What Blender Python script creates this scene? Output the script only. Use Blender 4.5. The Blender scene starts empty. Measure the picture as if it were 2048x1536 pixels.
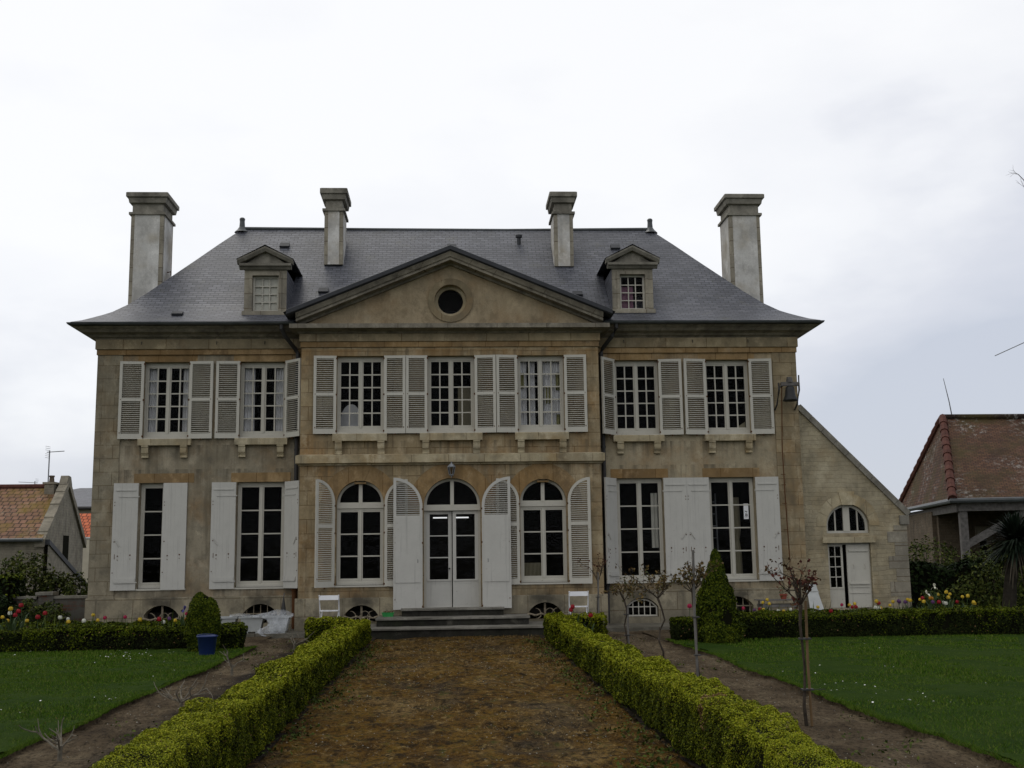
import bpy, bmesh, math, random
import numpy as np
from mathutils import Vector, Matrix
from mathutils.geometry import tessellate_polygon
from math import sin, cos, pi, radians as rad

S = bpy.context.scene
COL = S.collection
RNG = random.Random(11)

# ------------------------------------------------------------------ camera
cam_d = bpy.data.cameras.new("camera")
cam_d.sensor_fit = 'HORIZONTAL'; cam_d.sensor_width = 36.0
cam_d.lens = 2262.5 / 2048 * 36.0
cam_d.clip_start = 0.1; cam_d.clip_end = 3000
cam = bpy.data.objects.new("camera", cam_d); COL.objects.link(cam)
YAW, PITCH, ROLL = .05496, .15342, -.01398
f_ = Vector((sin(YAW)*cos(PITCH), cos(YAW)*cos(PITCH), sin(PITCH)))
r_ = Vector((cos(YAW), -sin(YAW), 0)); u_ = r_.cross(f_)
r2 = r_*cos(ROLL) + u_*sin(ROLL); u2 = -r_*sin(ROLL) + u_*cos(ROLL)
M = Matrix((r2, u2, -f_)).transposed().to_4x4(); M.translation = Vector((0, -25, 1.54))
cam.matrix_world = M
S.camera = cam

# ------------------------------------------------------------------ light
SUN_EL, SUN_AZ = rad(58), rad(-28)       # behind the house, a little to the left
w = bpy.data.worlds.new("World"); S.world = w; w.use_nodes = True
nt = w.node_tree; nt.nodes.clear()
def wn(t, **k):
    n = nt.nodes.new(t)
    for a, b in k.items(): setattr(n, a, b)
    return n
out = wn('ShaderNodeOutputWorld'); bg = wn('ShaderNodeBackground')
sky = wn('ShaderNodeTexSky'); sky.sky_type = 'NISHITA'; sky.sun_disc = False
sky.sun_elevation = SUN_EL; sky.sun_rotation = SUN_AZ
skm = wn('ShaderNodeVectorMath', operation='SCALE'); nt.links.new(sky.outputs[0], skm.inputs[0]); skm.inputs['Scale'].default_value = 0.10
tc = wn('ShaderNodeTexCoord')
sep = wn('ShaderNodeSeparateXYZ'); nt.links.new(tc.outputs['Generated'], sep.inputs[0])
mp = wn('ShaderNodeMapping'); mp.inputs['Scale'].default_value = (1.9, 1.9, 4.2); mp.inputs['Location'].default_value = (1.3, .4, 2.2)
nt.links.new(tc.outputs['Generated'], mp.inputs[0])
nz = wn('ShaderNodeTexNoise'); nz.inputs['Scale'].default_value = 1.1; nz.inputs['Detail'].default_value = 6; nz.inputs['Roughness'].default_value = .52
nt.links.new(mp.outputs[0], nz.inputs['Vector'])
def wmath(op, a, b):
    n = wn('ShaderNodeMath', operation=op)
    for i, v in enumerate((a, b)):
        if isinstance(v, (int, float)): n.inputs[i].default_value = v
        else: nt.links.new(v, n.inputs[i])
    return n.outputs[0]
# bank of cloud: bright to the left of the house and high up, greyer to the right and low down
left = wmath('ADD', wmath('MULTIPLY', sep.outputs[0], -.42), wmath('MULTIPLY', wmath('MAXIMUM', sep.outputs[0], 0.0), -.48))
high = wmath('MINIMUM', wmath('SUBTRACT', wmath('MULTIPLY', sep.outputs[2], 3.6), .36), .80)
lum = wmath('ADD', wmath('ADD', left, high), wmath('MULTIPLY', wmath('SUBTRACT', nz.outputs[0], .5), 2.2))
rmp = wn('ShaderNodeValToRGB'); cr = rmp.color_ramp
cr.elements[0].position = 0.0; cr.elements[0].color = (.53, .56, .635, 1)
cr.elements[1].position = .86; cr.elements[1].color = (.90, .90, .905, 1)
e = cr.elements.new(.32); e.color = (.66, .675, .73, 1)
e = cr.elements.new(.60); e.color = (.84, .845, .865, 1)
nt.links.new(wmath('ADD', lum, .02), rmp.inputs[0])
mixw = wn('ShaderNodeMix', data_type='RGBA'); mixw.inputs['Factor'].default_value = .90
nt.links.new(skm.outputs[0], mixw.inputs['A']); nt.links.new(rmp.outputs[0], mixw.inputs['B'])
nt.links.new(mixw.outputs['Result'], bg.inputs['Color']); bg.inputs['Strength'].default_value = 1.0
nt.links.new(bg.outputs[0], out.inputs[0])
sd = bpy.data.lights.new("sun", 'SUN'); sd.energy = .5; sd.angle = rad(30); sd.color = (1, .96, .88)
sun = bpy.data.objects.new("sun", sd); COL.objects.link(sun)
sdir = Vector((sin(SUN_AZ)*cos(SUN_EL), cos(SUN_AZ)*cos(SUN_EL), sin(SUN_EL)))
sun.rotation_euler = sdir.to_track_quat('Z', 'Y').to_euler(); sun.location = sdir*60
S.view_settings.view_transform = 'Standard'; S.view_settings.look = 'None'
S.view_settings.exposure = 0.20; S.view_settings.gamma = 1.0

# ------------------------------------------------------------------ materials
class NM:
    def __init__(s, name, rough=.85, spec=.25):
        s.m = bpy.data.materials.new(name); s.m.use_nodes = True
        s.t = s.m.node_tree; s.b = s.t.nodes['Principled BSDF']
        s.b.inputs['Roughness'].default_value = rough
        s.b.inputs['Specular IOR Level'].default_value = spec
        s.co = s.n('ShaderNodeTexCoord').outputs['Object']
    def n(s, t, **k):
        x = s.t.nodes.new(t)
        for a, b in k.items(): setattr(x, a, b)
        return x
    def put(s, sock, v):
        if isinstance(v, (int, float)): sock.default_value = v
        elif isinstance(v, tuple): sock.default_value = (*v, 1) if (len(v) == 3 and sock.type == 'RGBA') else v
        else: s.t.links.new(v, sock)
    def map(s, scale=(1, 1, 1), loc=(0, 0, 0), rot=(0, 0, 0), src=None):
        x = s.n('ShaderNodeMapping'); x.inputs['Scale'].default_value = scale; x.inputs['Location'].default_value = loc
        x.inputs['Rotation'].default_value = rot
        s.t.links.new(src or s.co, x.inputs[0]); return x.outputs[0]
    def uv(s): return s.n('ShaderNodeTexCoord').outputs['UV']
    def noise(s, scale=1, detail=4, rough=.55, v=None, dist=0):
        x = s.n('ShaderNodeTexNoise'); x.inputs['Scale'].default_value = scale; x.inputs['Detail'].default_value = detail
        x.inputs['Roughness'].default_value = rough; x.inputs['Distortion'].default_value = dist
        s.t.links.new(v or s.co, x.inputs['Vector']); return x.outputs[0]
    def voro(s, scale=1, v=None, feat='F1', what='Distance'):
        x = s.n('ShaderNodeTexVoronoi', feature=feat); x.inputs['Scale'].default_value = scale
        s.t.links.new(v or s.co, x.inputs['Vector']); return x.outputs[what]
    def ramp(s, f, *st):
        x = s.n('ShaderNodeValToRGB'); c = x.color_ramp
        while len(c.elements) < len(st): c.elements.new(.5)
        for e, (p, col) in zip(c.elements, st):
            e.position = p; e.color = (*col, 1) if isinstance(col, tuple) else (col, col, col, 1)
        s.put(x.inputs[0], f); return x.outputs[0]
    def mix(s, f, a, b, mode='MIX'):
        x = s.n('ShaderNodeMix', data_type='RGBA', blend_type=mode)
        s.put(x.inputs['Factor'], f); s.put(x.inputs['A'], a); s.put(x.inputs['B'], b); return x.outputs['Result']
    def math(s, op, a, b=0):
        x = s.n('ShaderNodeMath', operation=op); s.put(x.inputs[0], a); s.put(x.inputs[1], b); return x.outputs[0]
    def brick(s, v, bw, rh, c1, c2, mortar, ms=.01, off=.5, bias=0.0, smooth=.1):
        x = s.n('ShaderNodeTexBrick'); x.offset = off
        for k, val in (('Color1', c1), ('Color2', c2), ('Mortar', mortar), ('Scale', 1.0), ('Mortar Size', ms), ('Mortar Smooth', smooth), ('Bias', bias), ('Brick Width', bw), ('Row Height', rh)):
            s.put(x.inputs[k], val)
        s.t.links.new(v, x.inputs['Vector']); return x.outputs['Color'], x.outputs['Fac']
    def xz(s):       # (x, z, 0) of the object coordinates, for upright faces
        a = s.n('ShaderNodeSeparateXYZ'); s.t.links.new(s.co, a.inputs[0])
        b = s.n('ShaderNodeCombineXYZ'); s.t.links.new(s.math('ADD', a.outputs[0], a.outputs[1]), b.inputs[0]); s.t.links.new(a.outputs[2], b.inputs[1])
        return b.outputs[0]
    def bump(s, h, strength=.3, dist=.02):
        x = s.n('ShaderNodeBump'); x.inputs['Strength'].default_value = strength; x.inputs['Distance'].default_value = dist
        s.put(x.inputs['Height'], h); s.t.links.new(x.outputs[0], s.b.inputs['Normal'])
    def rnd(s): return s.n('ShaderNodeNewGeometry').outputs['Random Per Island']
    def col(s, c): s.put(s.b.inputs['Base Color'], c); return s
    def done(s): return s.m

def plain(name, c, rough=.6, spec=.3, var=.25, scale=6):
    x = NM(name, rough, spec)
    d = tuple(v*(1-var) for v in c); l = tuple(min(1, v*(1+var*.6)) for v in c)
    x.col(x.ramp(x.noise(scale, 5), (.3, d), (.7, l))); return x.done()

BASE_X = (-6.34, -4.20, -1.95, 2.03, 4.25, 6.40)
CORB_X = [c+d for c in (-6.38, -4.245, 4.285, 6.40) for d in (-.425, .425)] + [-2.46, -1.54, -.55, .57, 1.56, 2.48]
def stone(name, a, b, grime=.55, blocks=None, ochre=None, streak=.6, seed=0.0, bumpk=.35, rub=None, stains=False):
    x = NM(name, .92, .12)
    big = x.noise(.55, 5, .6, x.map(loc=(seed, seed*.7, seed*1.3)))
    c = x.mix(x.ramp(big, (.34, 0.0), (.66, 1.0)), a, b)
    if ochre: c = x.mix(x.ramp(x.noise(1.1, 4, .6, x.map(loc=(seed+9, 3, 5))), (.47, 0.0), (.68, .8)), c, ochre)
    h = x.noise(30, 4)
    if blocks:
        bw, rh, k, ms = blocks; ms *= 1.3
        v = x.map(loc=(seed, .03, 0), src=x.xz())
        bc, bf = x.brick(v, bw, rh, (1.0-k,)*3, (1.0+k*.4, 1+k*.3, 1.0), (.44, .38, .32), ms)
        c = x.mix(1.0, c, bc, 'MULTIPLY')
        h = x.math('ADD', x.math('MULTIPLY', h, .35), x.math('MULTIPLY', x.math('SUBTRACT', 1.0, bf), .8))
    if rub:          # coursed rubble: uneven rows, dark raked joints
        v = x.map((1, 1, 1), src=x.xz()); nv = x.n('ShaderNodeVectorMath', operation='ADD')
        wob = x.n('ShaderNodeTexNoise'); wob.inputs['Scale'].default_value = 2.2; x.t.links.new(x.co, wob.inputs['Vector'])
        sc = x.n('ShaderNodeVectorMath', operation='SCALE'); sc.inputs['Scale'].default_value = .09; x.t.links.new(wob.outputs['Color'], sc.inputs[0])
        x.t.links.new(v, nv.inputs[0]); x.t.links.new(sc.outputs[0], nv.inputs[1])
        bc, bf = x.brick(nv.outputs[0], rub[0], rub[1], (.78, .78, .8), (1.12, 1.08, 1.0), rub[2], .009, .43, 0, .5)
        c = x.mix(.38, c, bc, 'MULTIPLY')
        h = x.math('ADD', x.math('MULTIPLY', h, .4), x.math('MULTIPLY', x.math('SUBTRACT', 1.0, bf), .9))
    mid_ = x.noise(2.6, 6, .7, x.map((1, 1, .8), (seed*2, 4, seed)))
    c = x.mix(x.ramp(mid_, (.36, .6), (.48, 0.0)), c, tuple(v*.62 for v in a)); c = x.mix(x.ramp(mid_, (.52, 0.0), (.66, .75)), c, tuple(min(1, v*1.28) for v in b))
    if stains:       # soot over the cellar openings and pale run-off under the sill brackets
        sp = x.n('ShaderNodeSeparateXYZ'); x.t.links.new(x.co, sp.inputs[0]); wv = x.math('MULTIPLY', x.math('SUBTRACT', x.noise(5, 4), .5), .35)
        def near(cs):
            m = None
            for q in cs:
                d = x.math('ABSOLUTE', x.math('SUBTRACT', sp.outputs[0], q)); m = d if m is None else x.math('MINIMUM', m, d)
            return m
        zz = sp.outputs[2]
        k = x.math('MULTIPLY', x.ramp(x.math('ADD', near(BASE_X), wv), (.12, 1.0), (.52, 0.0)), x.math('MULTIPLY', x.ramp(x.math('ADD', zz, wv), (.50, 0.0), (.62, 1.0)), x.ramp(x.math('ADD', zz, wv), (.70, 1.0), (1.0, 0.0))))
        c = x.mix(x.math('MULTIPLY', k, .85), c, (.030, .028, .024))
        k = x.math('MULTIPLY', x.ramp(x.math('ADD', near(CORB_X), x.math('MULTIPLY', wv, .22)), (.05, 1.0), (.11, 0.0)), x.math('MULTIPLY', x.ramp(zz, (.32, 0.0), (.345, 1.0)) if False else x.math('GREATER_THAN', zz, 3.45), x.math('LESS_THAN', zz, 3.9)))
        c = x.mix(x.math('MULTIPLY', k, .42), c, (.36, .30, .20))
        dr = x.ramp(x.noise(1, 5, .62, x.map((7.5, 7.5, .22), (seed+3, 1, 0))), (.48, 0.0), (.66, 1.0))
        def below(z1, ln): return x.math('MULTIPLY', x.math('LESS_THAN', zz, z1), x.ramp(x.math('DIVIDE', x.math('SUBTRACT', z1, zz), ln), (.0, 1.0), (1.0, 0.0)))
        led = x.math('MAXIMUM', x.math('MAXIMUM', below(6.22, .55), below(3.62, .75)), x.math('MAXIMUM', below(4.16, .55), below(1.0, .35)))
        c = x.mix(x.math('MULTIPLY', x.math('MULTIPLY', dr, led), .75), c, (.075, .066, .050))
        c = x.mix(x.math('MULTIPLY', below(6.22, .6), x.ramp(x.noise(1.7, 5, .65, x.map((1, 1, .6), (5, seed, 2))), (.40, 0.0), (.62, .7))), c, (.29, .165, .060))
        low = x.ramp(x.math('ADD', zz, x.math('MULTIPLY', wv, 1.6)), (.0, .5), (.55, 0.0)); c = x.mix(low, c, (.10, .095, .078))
    # run-off streaks and blotches: weathering with a shape of its own
    st = x.noise(1, 4, .6, x.map((4.5, 4.5, .35), (seed, 0, 0)))
    c = x.mix(x.ramp(st, (.52, 0.0), (.75, streak)), c, tuple(v*.42 for v in a))
    bl = x.noise(3.2, 6, .68, x.map(loc=(2, seed, 1)))
    c = x.mix(x.ramp(bl, (.53, 0.0), (.72, grime)), c, (.055, .052, .045))
    pl = x.noise(2.1, 6, .7, x.map(loc=(7, seed+4, 2)))
    c = x.mix(x.ramp(pl, (.60, 0.0), (.74, .35)), c, (.36, .33, .26))
    fine = x.noise(45, 3, .7)
    c = x.mix(x.ramp(fine, (.3, .35), (.75, 0.0)), c, tuple(v*.55 for v in a))
    x.col(c); x.bump(h, bumpk, .015); return x.done()

MT = {}
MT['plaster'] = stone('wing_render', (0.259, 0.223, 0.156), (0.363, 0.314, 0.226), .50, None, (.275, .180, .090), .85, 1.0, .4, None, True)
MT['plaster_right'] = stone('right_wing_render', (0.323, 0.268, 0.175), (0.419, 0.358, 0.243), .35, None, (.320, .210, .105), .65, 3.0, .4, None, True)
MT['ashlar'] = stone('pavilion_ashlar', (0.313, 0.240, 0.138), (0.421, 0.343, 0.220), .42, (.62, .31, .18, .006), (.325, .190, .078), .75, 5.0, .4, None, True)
MT['pier'] = stone('grey_pier_ashlar', (0.228, 0.199, 0.142), (0.318, 0.278, 0.197), .55, (.55, .30, .13, .005), (.255, .185, .105), .7, 2.0)
MT['pier_right'] = stone('warm_pier_ashlar', (.290, .232, .142), (.380, .315, .205), .36, (.55, .30, .15, .005), (.315, .210, .105), .55, 8.0)
MT['ochre'] = stone('ochre_lintel_stone', (.285, .180, .080), (.365, .260, .140), .38, (.75, 2.0, .28, .006), (.26, .18, .10), .6, 6.0)
MT['frieze'] = stone('frieze_stone', (.275, .225, .140), (.365, .300, .190), .36, (.95, 2.0, .25, .008), (.30, .205, .11), .45, 4.0)
MT['cornice'] = stone('weathered_cornice_stone', (.180, .160, .125), (.300, .270, .212), .70, (1.1, 2.0, .1, .005), None, .55, 7.0)
MT['pale'] = stone('pale_dressed_stone', (.37, .315, .205), (.50, .435, .300), .42, (.8, 2.0, .16, .006), (.34, .235, .11), .8, 9.0)
MT['tymp'] = stone('tympanum_render', (0.308, 0.241, 0.149), (0.386, 0.311, 0.200), .38, None, (.30, .195, .10), .4, 11.0)
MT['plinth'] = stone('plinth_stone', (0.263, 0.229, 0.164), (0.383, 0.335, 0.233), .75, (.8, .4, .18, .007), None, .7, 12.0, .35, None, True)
MT['chimney'] = stone('chimney_render', (.52, .50, .455), (.66, .645, .60), .16, None, (.42, .36, .26), .35, 13.0)
MT['chimney_stone'] = stone('chimney_quoin_stone', (.275, .248, .195), (.385, .350, .275), .50, (.9, .35, .18, .008), None, .5, 14.0)
MT['cap'] = stone('chimney_cap_stone', (.185, .170, .138), (.300, .280, .230), .70, None, None, .6, 15.0)
MT['rubble'] = stone('annex_rubble', (.330, .285, .190), (.425, .370, .255), .28, None, (.36, .28, .16), .4, 16.0, .6, (.36, .10, (.80, .76, .68)))
MT['barn_stone'] = stone('barn_rubble', (.115, .090, .064), (.165, .130, .092), .5, None, None, .3, 17.0, .6, (.28, .10, (.45, .42, .4)))
MT['village_stone'] = stone('village_rubble', (.24, .215, .165), (.30, .27, .21), .45, None, None, .35, 18.0, .6, (.35, .12, (.6, .57, .52)))
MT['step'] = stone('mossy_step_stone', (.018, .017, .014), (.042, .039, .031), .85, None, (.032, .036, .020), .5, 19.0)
MT['nosing'] = stone('worn_lit_tread_stone', (.15, .14, .115), (.24, .225, .19), .6, None, None, .3, 21.0)  # worn edges; treads also coloured paler to stand for light from above
MT['kerb'] = stone('kerb_stone', (.12, .11, .085), (.19, .175, .14), .7, (1.2, 3, .1, .01), None, .3, 20.0)
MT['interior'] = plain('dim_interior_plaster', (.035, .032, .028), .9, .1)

def paint(name, c, dirt=.45):
    x = NM(name, .55, .3)
    n = x.noise(3.0, 5, .65)
    cc = x.mix(x.ramp(n, (.35, .5), (.65, 0.0)), c, tuple(v*.84 for v in c))
    st = x.noise(1, 4, .6, x.map((16, 16, .8)))
    cc = x.mix(x.ramp(st, (.58, 0.0), (.8, dirt)), cc, tuple(v*.55 for v in c))
    cc = x.mix(x.ramp(x.noise(22, 4, .7), (.64, 0.0), (.72, .7)), cc, (.20, .17, .125))
    x.col(cc); x.bump(x.noise(1, 3, .5, x.map((60, 60, 2))), .12, .003); return x.done()
MT['shutter'] = paint('chalky_shutter_paint', (.515, .492, .420), .6)
MT['shutter_low'] = paint('white_shutter_paint', (.505, .490, .440), .65)
MT['sash'] = paint('off_white_sash_paint', (.50, .475, .40), .4)
MT['chairwhite'] = plain('white_chair_paint', (.85, .85, .85), .4, .4, .05)
MT['iron'] = plain('dark_iron', (.030, .028, .026), .6, .4)
MT['paleiron'] = plain('flaking_pale_iron_paint', (.24, .20, .14), .8, .15, .5, 18)
MT['zinc'] = plain('weathered_zinc', (.060, .066, .066), .45, .45, .3, 4)
MT['lead'] = plain('dark_lead', (.030, .032, .036), .55, .35, .3, 5)

def glass(name, rough=.03, tint=.90):
    x = NM(name); t = x.t; t.nodes.remove(x.b)
    o = next(n for n in t.nodes if n.type == 'OUTPUT_MATERIAL')
    gl = x.n('ShaderNodeBsdfGlossy'); gl.inputs['Roughness'].default_value = rough; gl.inputs['Color'].default_value = (.8, .8, .8, 1)
    tr = x.n('ShaderNodeBsdfTransparent'); tr.inputs['Color'].default_value = (tint, tint, tint*.98, 1)
    fr = x.n('ShaderNodeFresnel'); fr.inputs['IOR'].default_value = 1.15
    bp = x.n('ShaderNodeBump'); bp.inputs['Strength'].default_value = .12; bp.inputs['Distance'].default_value = .05
    x.t.links.new(x.noise(3.5, 2), bp.inputs['Height']); x.t.links.new(bp.outputs[0], gl.inputs['Normal'])
    mx = x.n('ShaderNodeMixShader'); t.links.new(fr.outputs[0], mx.inputs[0]); t.links.new(tr.outputs[0], mx.inputs[1]); t.links.new(gl.outputs[0], mx.inputs[2])
    t.links.new(mx.outputs[0], o.inputs[0]); return x.done()
MT['glass'] = glass('old_window_glass')

def slate():
    x = NM('blue_grey_slate', .5, .38)
    uv = x.uv()
    bc, bf = x.brick(uv, .20, .098, (.064, .068, .082), (.128, .132, .152), (.018, .018, .022), .010, .5, 0, .25)
    n = x.noise(1.0, 5, .6)
    c = x.mix(x.ramp(n, (.35, .55), (.65, 0.0)), bc, (.052, .054, .062))
    c = x.mix(x.ramp(x.noise(1, 4, .6, x.map((1.4, 5, 1.2))), (.55, 0.0), (.8, .35)), c, (.16, .16, .17))
    c = x.mix(x.ramp(x.noise(60, 3), (.6, 0.0), (.8, .4)), c, (.15, .15, .15))
    c = x.mix(x.ramp(x.noise(2.2, 7, .75), (.56, 0.0), (.68, .35)), c, (.095, .092, .062))
    b2, f2 = x.brick(uv, .20, .098, (0, 0, 0), (1, 1, 1), (0, 0, 0), .0, .5, -.86); c = x.mix(x.math('MULTIPLY', x.math('GREATER_THAN', b2, .5), .5), c, (.17, .175, .19))
    x.col(c)
    sv = x.n('ShaderNodeSeparateXYZ'); x.t.links.new(uv, sv.inputs[0])
    fr = x.math('FRACT', x.math('DIVIDE', sv.outputs[1], .098))
    h = x.math('ADD', x.math('MULTIPLY', x.math('SUBTRACT', 1.0, fr), .6), x.math('MULTIPLY', x.math('SUBTRACT', 1.0, bf), .4))
    x.bump(x.math('ADD', h, x.math('MULTIPLY', x.noise(40, 2), .2)), .8, .012); return x.done()
MT['slate'] = slate()

def tiles(name, c1, c2, bw, rh, mort, moss=None, lich=None, mk=.5, lk=.5):
    x = NM(name, .85, .15); uv = x.uv()
    bc, bf = x.brick(uv, bw, rh, c1, c2, mort, rh*.10, .5, 0, .3)
    c = bc
    if moss: c = x.mix(x.ramp(x.noise(.55, 6, .68, x.map(loc=(3, 1, 7))), (.47, 0.0), (.62, mk)), c, moss)
    c = x.mix(x.ramp(x.noise(.8, 5, .65, x.map(loc=(1, 8, 2))), (.5, 0.0), (.7, .6)), c, tuple(v*.45 for v in c1))
    if lich: c = x.mix(x.math('MULTIPLY', x.ramp(x.noise(.62, 4, .6, x.map(loc=(6, 2, 4))), (.48, .05), (.62, 1.0)), x.ramp(x.noise(6.5, 6, .78), (.52, 0.0), (.60, lk))), c, lich)
    x.col(c)
    sv = x.n('ShaderNodeSeparateXYZ'); x.t.links.new(uv, sv.inputs[0])
    fr = x.math('FRACT', x.math('DIVIDE', sv.outputs[1], rh))
    x.bump(x.math('ADD', x.math('SUBTRACT', 1.0, fr), x.math('MULTIPLY', x.noise(9, 3), .6)), .9, rh*.25); return x.done()
MT['barn_tile'] = tiles('old_red_barn_tile', (.060, .030, .018), (.112, .056, .031), .17, .105, (.022, .014, .011), (.055, .044, .014), (.34, .33, .30), .75, .55)
MT['ridge_tile'] = plain('red_ridge_tile', (.090, .036, .026), .85, .15, .35, 5)
MT['village_tile'] = tiles('mossy_village_tile', (.17, .090, .055), (.25, .135, .085), .30, .36, (.05, .03, .02), (.17, .115, .018), (.36, .30, .2), .95, .5)
MT['orange_tile'] = tiles('orange_roof_tile', (.46, .115, .05), (.55, .155, .07), .3, .36, (.12, .035, .02))
MT['wood'] = plain('silvery_oak', (.135, .125, .115), .85, .15, .4, 9)
MT['cream'] = plain('cream_render', (.52, .47, .36), .9, .1, .12, 2)

# ground
def ground_mat():
    x = NM('rough_grass_ground', .95, .05)
    c = x.ramp(x.noise(.8, 6), (.35, (.022, .030, .008)), (.65, (.040, .046, .014))); x.col(c); return x.done()
MT['ground'] = ground_mat()
def moss_path():
    x = NM('rusty_moss_path', .95, .06)
    a = x.noise(2.6, 7, .70, x.map((1, .5, 1))); b = x.noise(1.1, 6, .66, x.map((1, .42, 1), (4, 2, 0))); c0 = x.noise(18, 5, .78, x.map((1, .6, 1)))
    c = x.ramp(a, (.30, (.020, .012, .004)), (.44, (.098, .050, .008)), (.58, (.150, .084, .013)), (.72, (.055, .050, .012)))
    c = x.mix(x.ramp(b, (.52, 0.0), (.66, .7)), c, (.25, .17, .070))
    c = x.mix(x.ramp(x.noise(1.3, 5, .62, x.map((1, .5, 1), (8, 8, 1))), (.52, 0.0), (.64, .6)), c, (.045, .040, .032))
    c = x.mix(x.ramp(c0, (.36, .9), (.54, 0.0)), c, (.014, .009, .004))
    c = x.mix(x.ramp(x.noise(7, 6, .75, x.map((1, .55, 1), (1, 5, 3))), (.50, 0.0), (.60, .85)), c, (.016, .011, .005))
    c = x.mix(x.ramp(x.noise(9, 6, .78, x.map((1, .5, 1), (6, 5, 3))), (.56, 0.0), (.64, .8)), c, (.27, .185, .072))
    c = x.mix(x.ramp(x.noise(5, 6, .75, x.map((1, .5, 1), (2, 9, 3))), (.56, 0.0), (.66, .55)), c, (.055, .070, .014))
    c = x.mix(x.ramp(x.noise(70, 3, .7), (.62, 0.0), (.72, .7)), c, (.24, .215, .16))
    x.col(c); x.bump(x.math('ADD', x.math('MULTIPLY', a, 1.5), c0), 1.0, .06); return x.done()
MT['moss'] = moss_path()
def soil():
    x = NM('dry_soil', .97, .05)
    a = x.noise(1.6, 7, .68, x.map((1, .5, 1))); c0 = x.noise(26, 5, .78, x.map((1, .6, 1)))
    c = x.ramp(a, (.32, (.062, .045, .028)), (.5, (.132, .098, .060)), (.66, (.215, .168, .105)))
    sx = x.n('ShaderNodeSeparateXYZ'); x.t.links.new(x.co, sx.inputs[0])
    ax = x.math('ADD', x.math('ABSOLUTE', sx.outputs[0]), x.math('MULTIPLY', x.noise(1.5, 5), .7))
    c = x.mix(x.ramp(x.math('SUBTRACT', ax, 2.4), (.70, .85), (1.15, 0.0)), c, (.026, .023, .020))    # dug, darker earth of the rose bed
    c = x.mix(x.ramp(c0, (.36, .8), (.55, 0.0)), c, (.018, .014, .010))
    c = x.mix(x.ramp(x.noise(60, 3, .7), (.62, 0.0), (.74, .7)), c, (.22, .20, .16))
    x.col(c); x.bump(x.math('ADD', x.math('MULTIPLY', a, .9), c0), 1.0, .07); return x.done()
MT['soil'] = soil()
def lawn_mat():
    x = NM('lawn_turf', .95, .04)
    a = x.noise(1.1, 6, .6); b = x.noise(40, 4, .7)
    c = x.ramp(a, (.3, (.018, .040, .004)), (.7, (.038, .066, .007)))
    c = x.mix(x.ramp(b, (.4, .6), (.65, 0.0)), c, (.010, .022, .003)); x.col(c); x.bump(b, .8, .03); return x.done()
MT['lawn'] = lawn_mat()

def leafm(name, *stops, rough=.7, spec=.06, trans=.0):
    x = NM(name, rough, spec)
    r = x.rnd(); n = x.noise(3.5, 3)
    v = x.math('ADD', x.math('MULTIPLY', r, .65), x.math('MULTIPLY', n, .35))
    k = len(stops)
    x.col(x.ramp(v, *[(.18 + .64*i/(k-1), s) for i, s in enumerate(stops)]))
    if trans:
        x.b.inputs['Transmission Weight'].default_value = 0
        x.b.inputs['Subsurface Weight'].default_value = 0
    return x.done()
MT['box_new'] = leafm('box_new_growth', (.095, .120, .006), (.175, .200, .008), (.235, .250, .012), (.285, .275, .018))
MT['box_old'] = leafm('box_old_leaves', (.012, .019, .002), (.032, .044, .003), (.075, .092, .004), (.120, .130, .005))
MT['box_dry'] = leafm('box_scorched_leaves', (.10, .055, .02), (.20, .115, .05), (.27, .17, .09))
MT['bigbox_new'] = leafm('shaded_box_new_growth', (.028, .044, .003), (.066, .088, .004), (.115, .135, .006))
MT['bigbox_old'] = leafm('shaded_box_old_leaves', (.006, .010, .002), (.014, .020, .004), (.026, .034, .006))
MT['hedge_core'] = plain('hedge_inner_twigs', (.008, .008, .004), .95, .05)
MT['cone'] = leafm('topiary_leaves', (.010, .019, .002), (.024, .038, .003), (.055, .074, .005), (.10, .115, .007))
MT['yew'] = leafm('dark_hedge_leaves', (.005, .010, .003), (.010, .018, .005), (.020, .032, .008))
MT['bush'] = leafm('garden_bush_leaves', (.016, .026, .006), (.045, .060, .012), (.090, .100, .020))
MT['grass'] = leafm('grass_blades', (.026, .064, .005), (.048, .104, .008), (.082, .134, .014), (.125, .145, .034), rough=.85, spec=.03)
MT['weed'] = leafm('low_weeds', (.020, .032, .006), (.045, .065, .012), (.080, .100, .018))
MT['straw'] = leafm('dead_grass_straw', (.07, .042, .014), (.15, .095, .035), (.22, .15, .065), rough=.9, spec=.05)
MT['rosebark'] = plain('rose_bark', (.060, .048, .036), .9, .1, .5, 14)
MT['cane'] = plain('bamboo_cane', (.15, .095, .045), .6, .2, .3, 7)
MT['stake'] = plain('grey_wooden_stake', (.15, .14, .125), .85, .1, .3, 9)
MT['deadtwig'] = plain('bleached_twig', (.17, .15, .115), .9, .1, .4, 20)
MT['roseleaf'] = leafm('young_rose_leaves', (.040, .012, .010), (.085, .026, .018), (.10, .050, .028), (.055, .045, .02))
MT['roseleaf2'] = leafm('bronze_rose_leaves', (.05, .03, .014), (.10, .065, .028), (.13, .09, .03), (.05, .06, .02))
MT['cordyl'] = leafm('sword_leaves', (.004, .009, .005), (.010, .018, .010), (.020, .030, .016), rough=.6, spec=.12)
MT['deadleaf'] = leafm('dead_sword_leaves', (.06, .05, .035), (.13, .11, .08))
MT['cordbark'] = plain('fibrous_bark', (.030, .026, .020), .95, .05, .4, 12)
FL = {'red': (.27, .010, .016), 'pink': (.36, .018, .065), 'yellow': (.55, .38, .035), 'orange': (.50, .22, .022), 'white': (.58, .58, .48), 'purple': (.11, .045, .13), 'iris': (.045, .04, .18), 'whiteiris': (.62, .60, .48)}
for k, c in FL.items(): MT['fl_'+k] = plain(k+'_petal', c, .55, .2, .25, 30)
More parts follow.
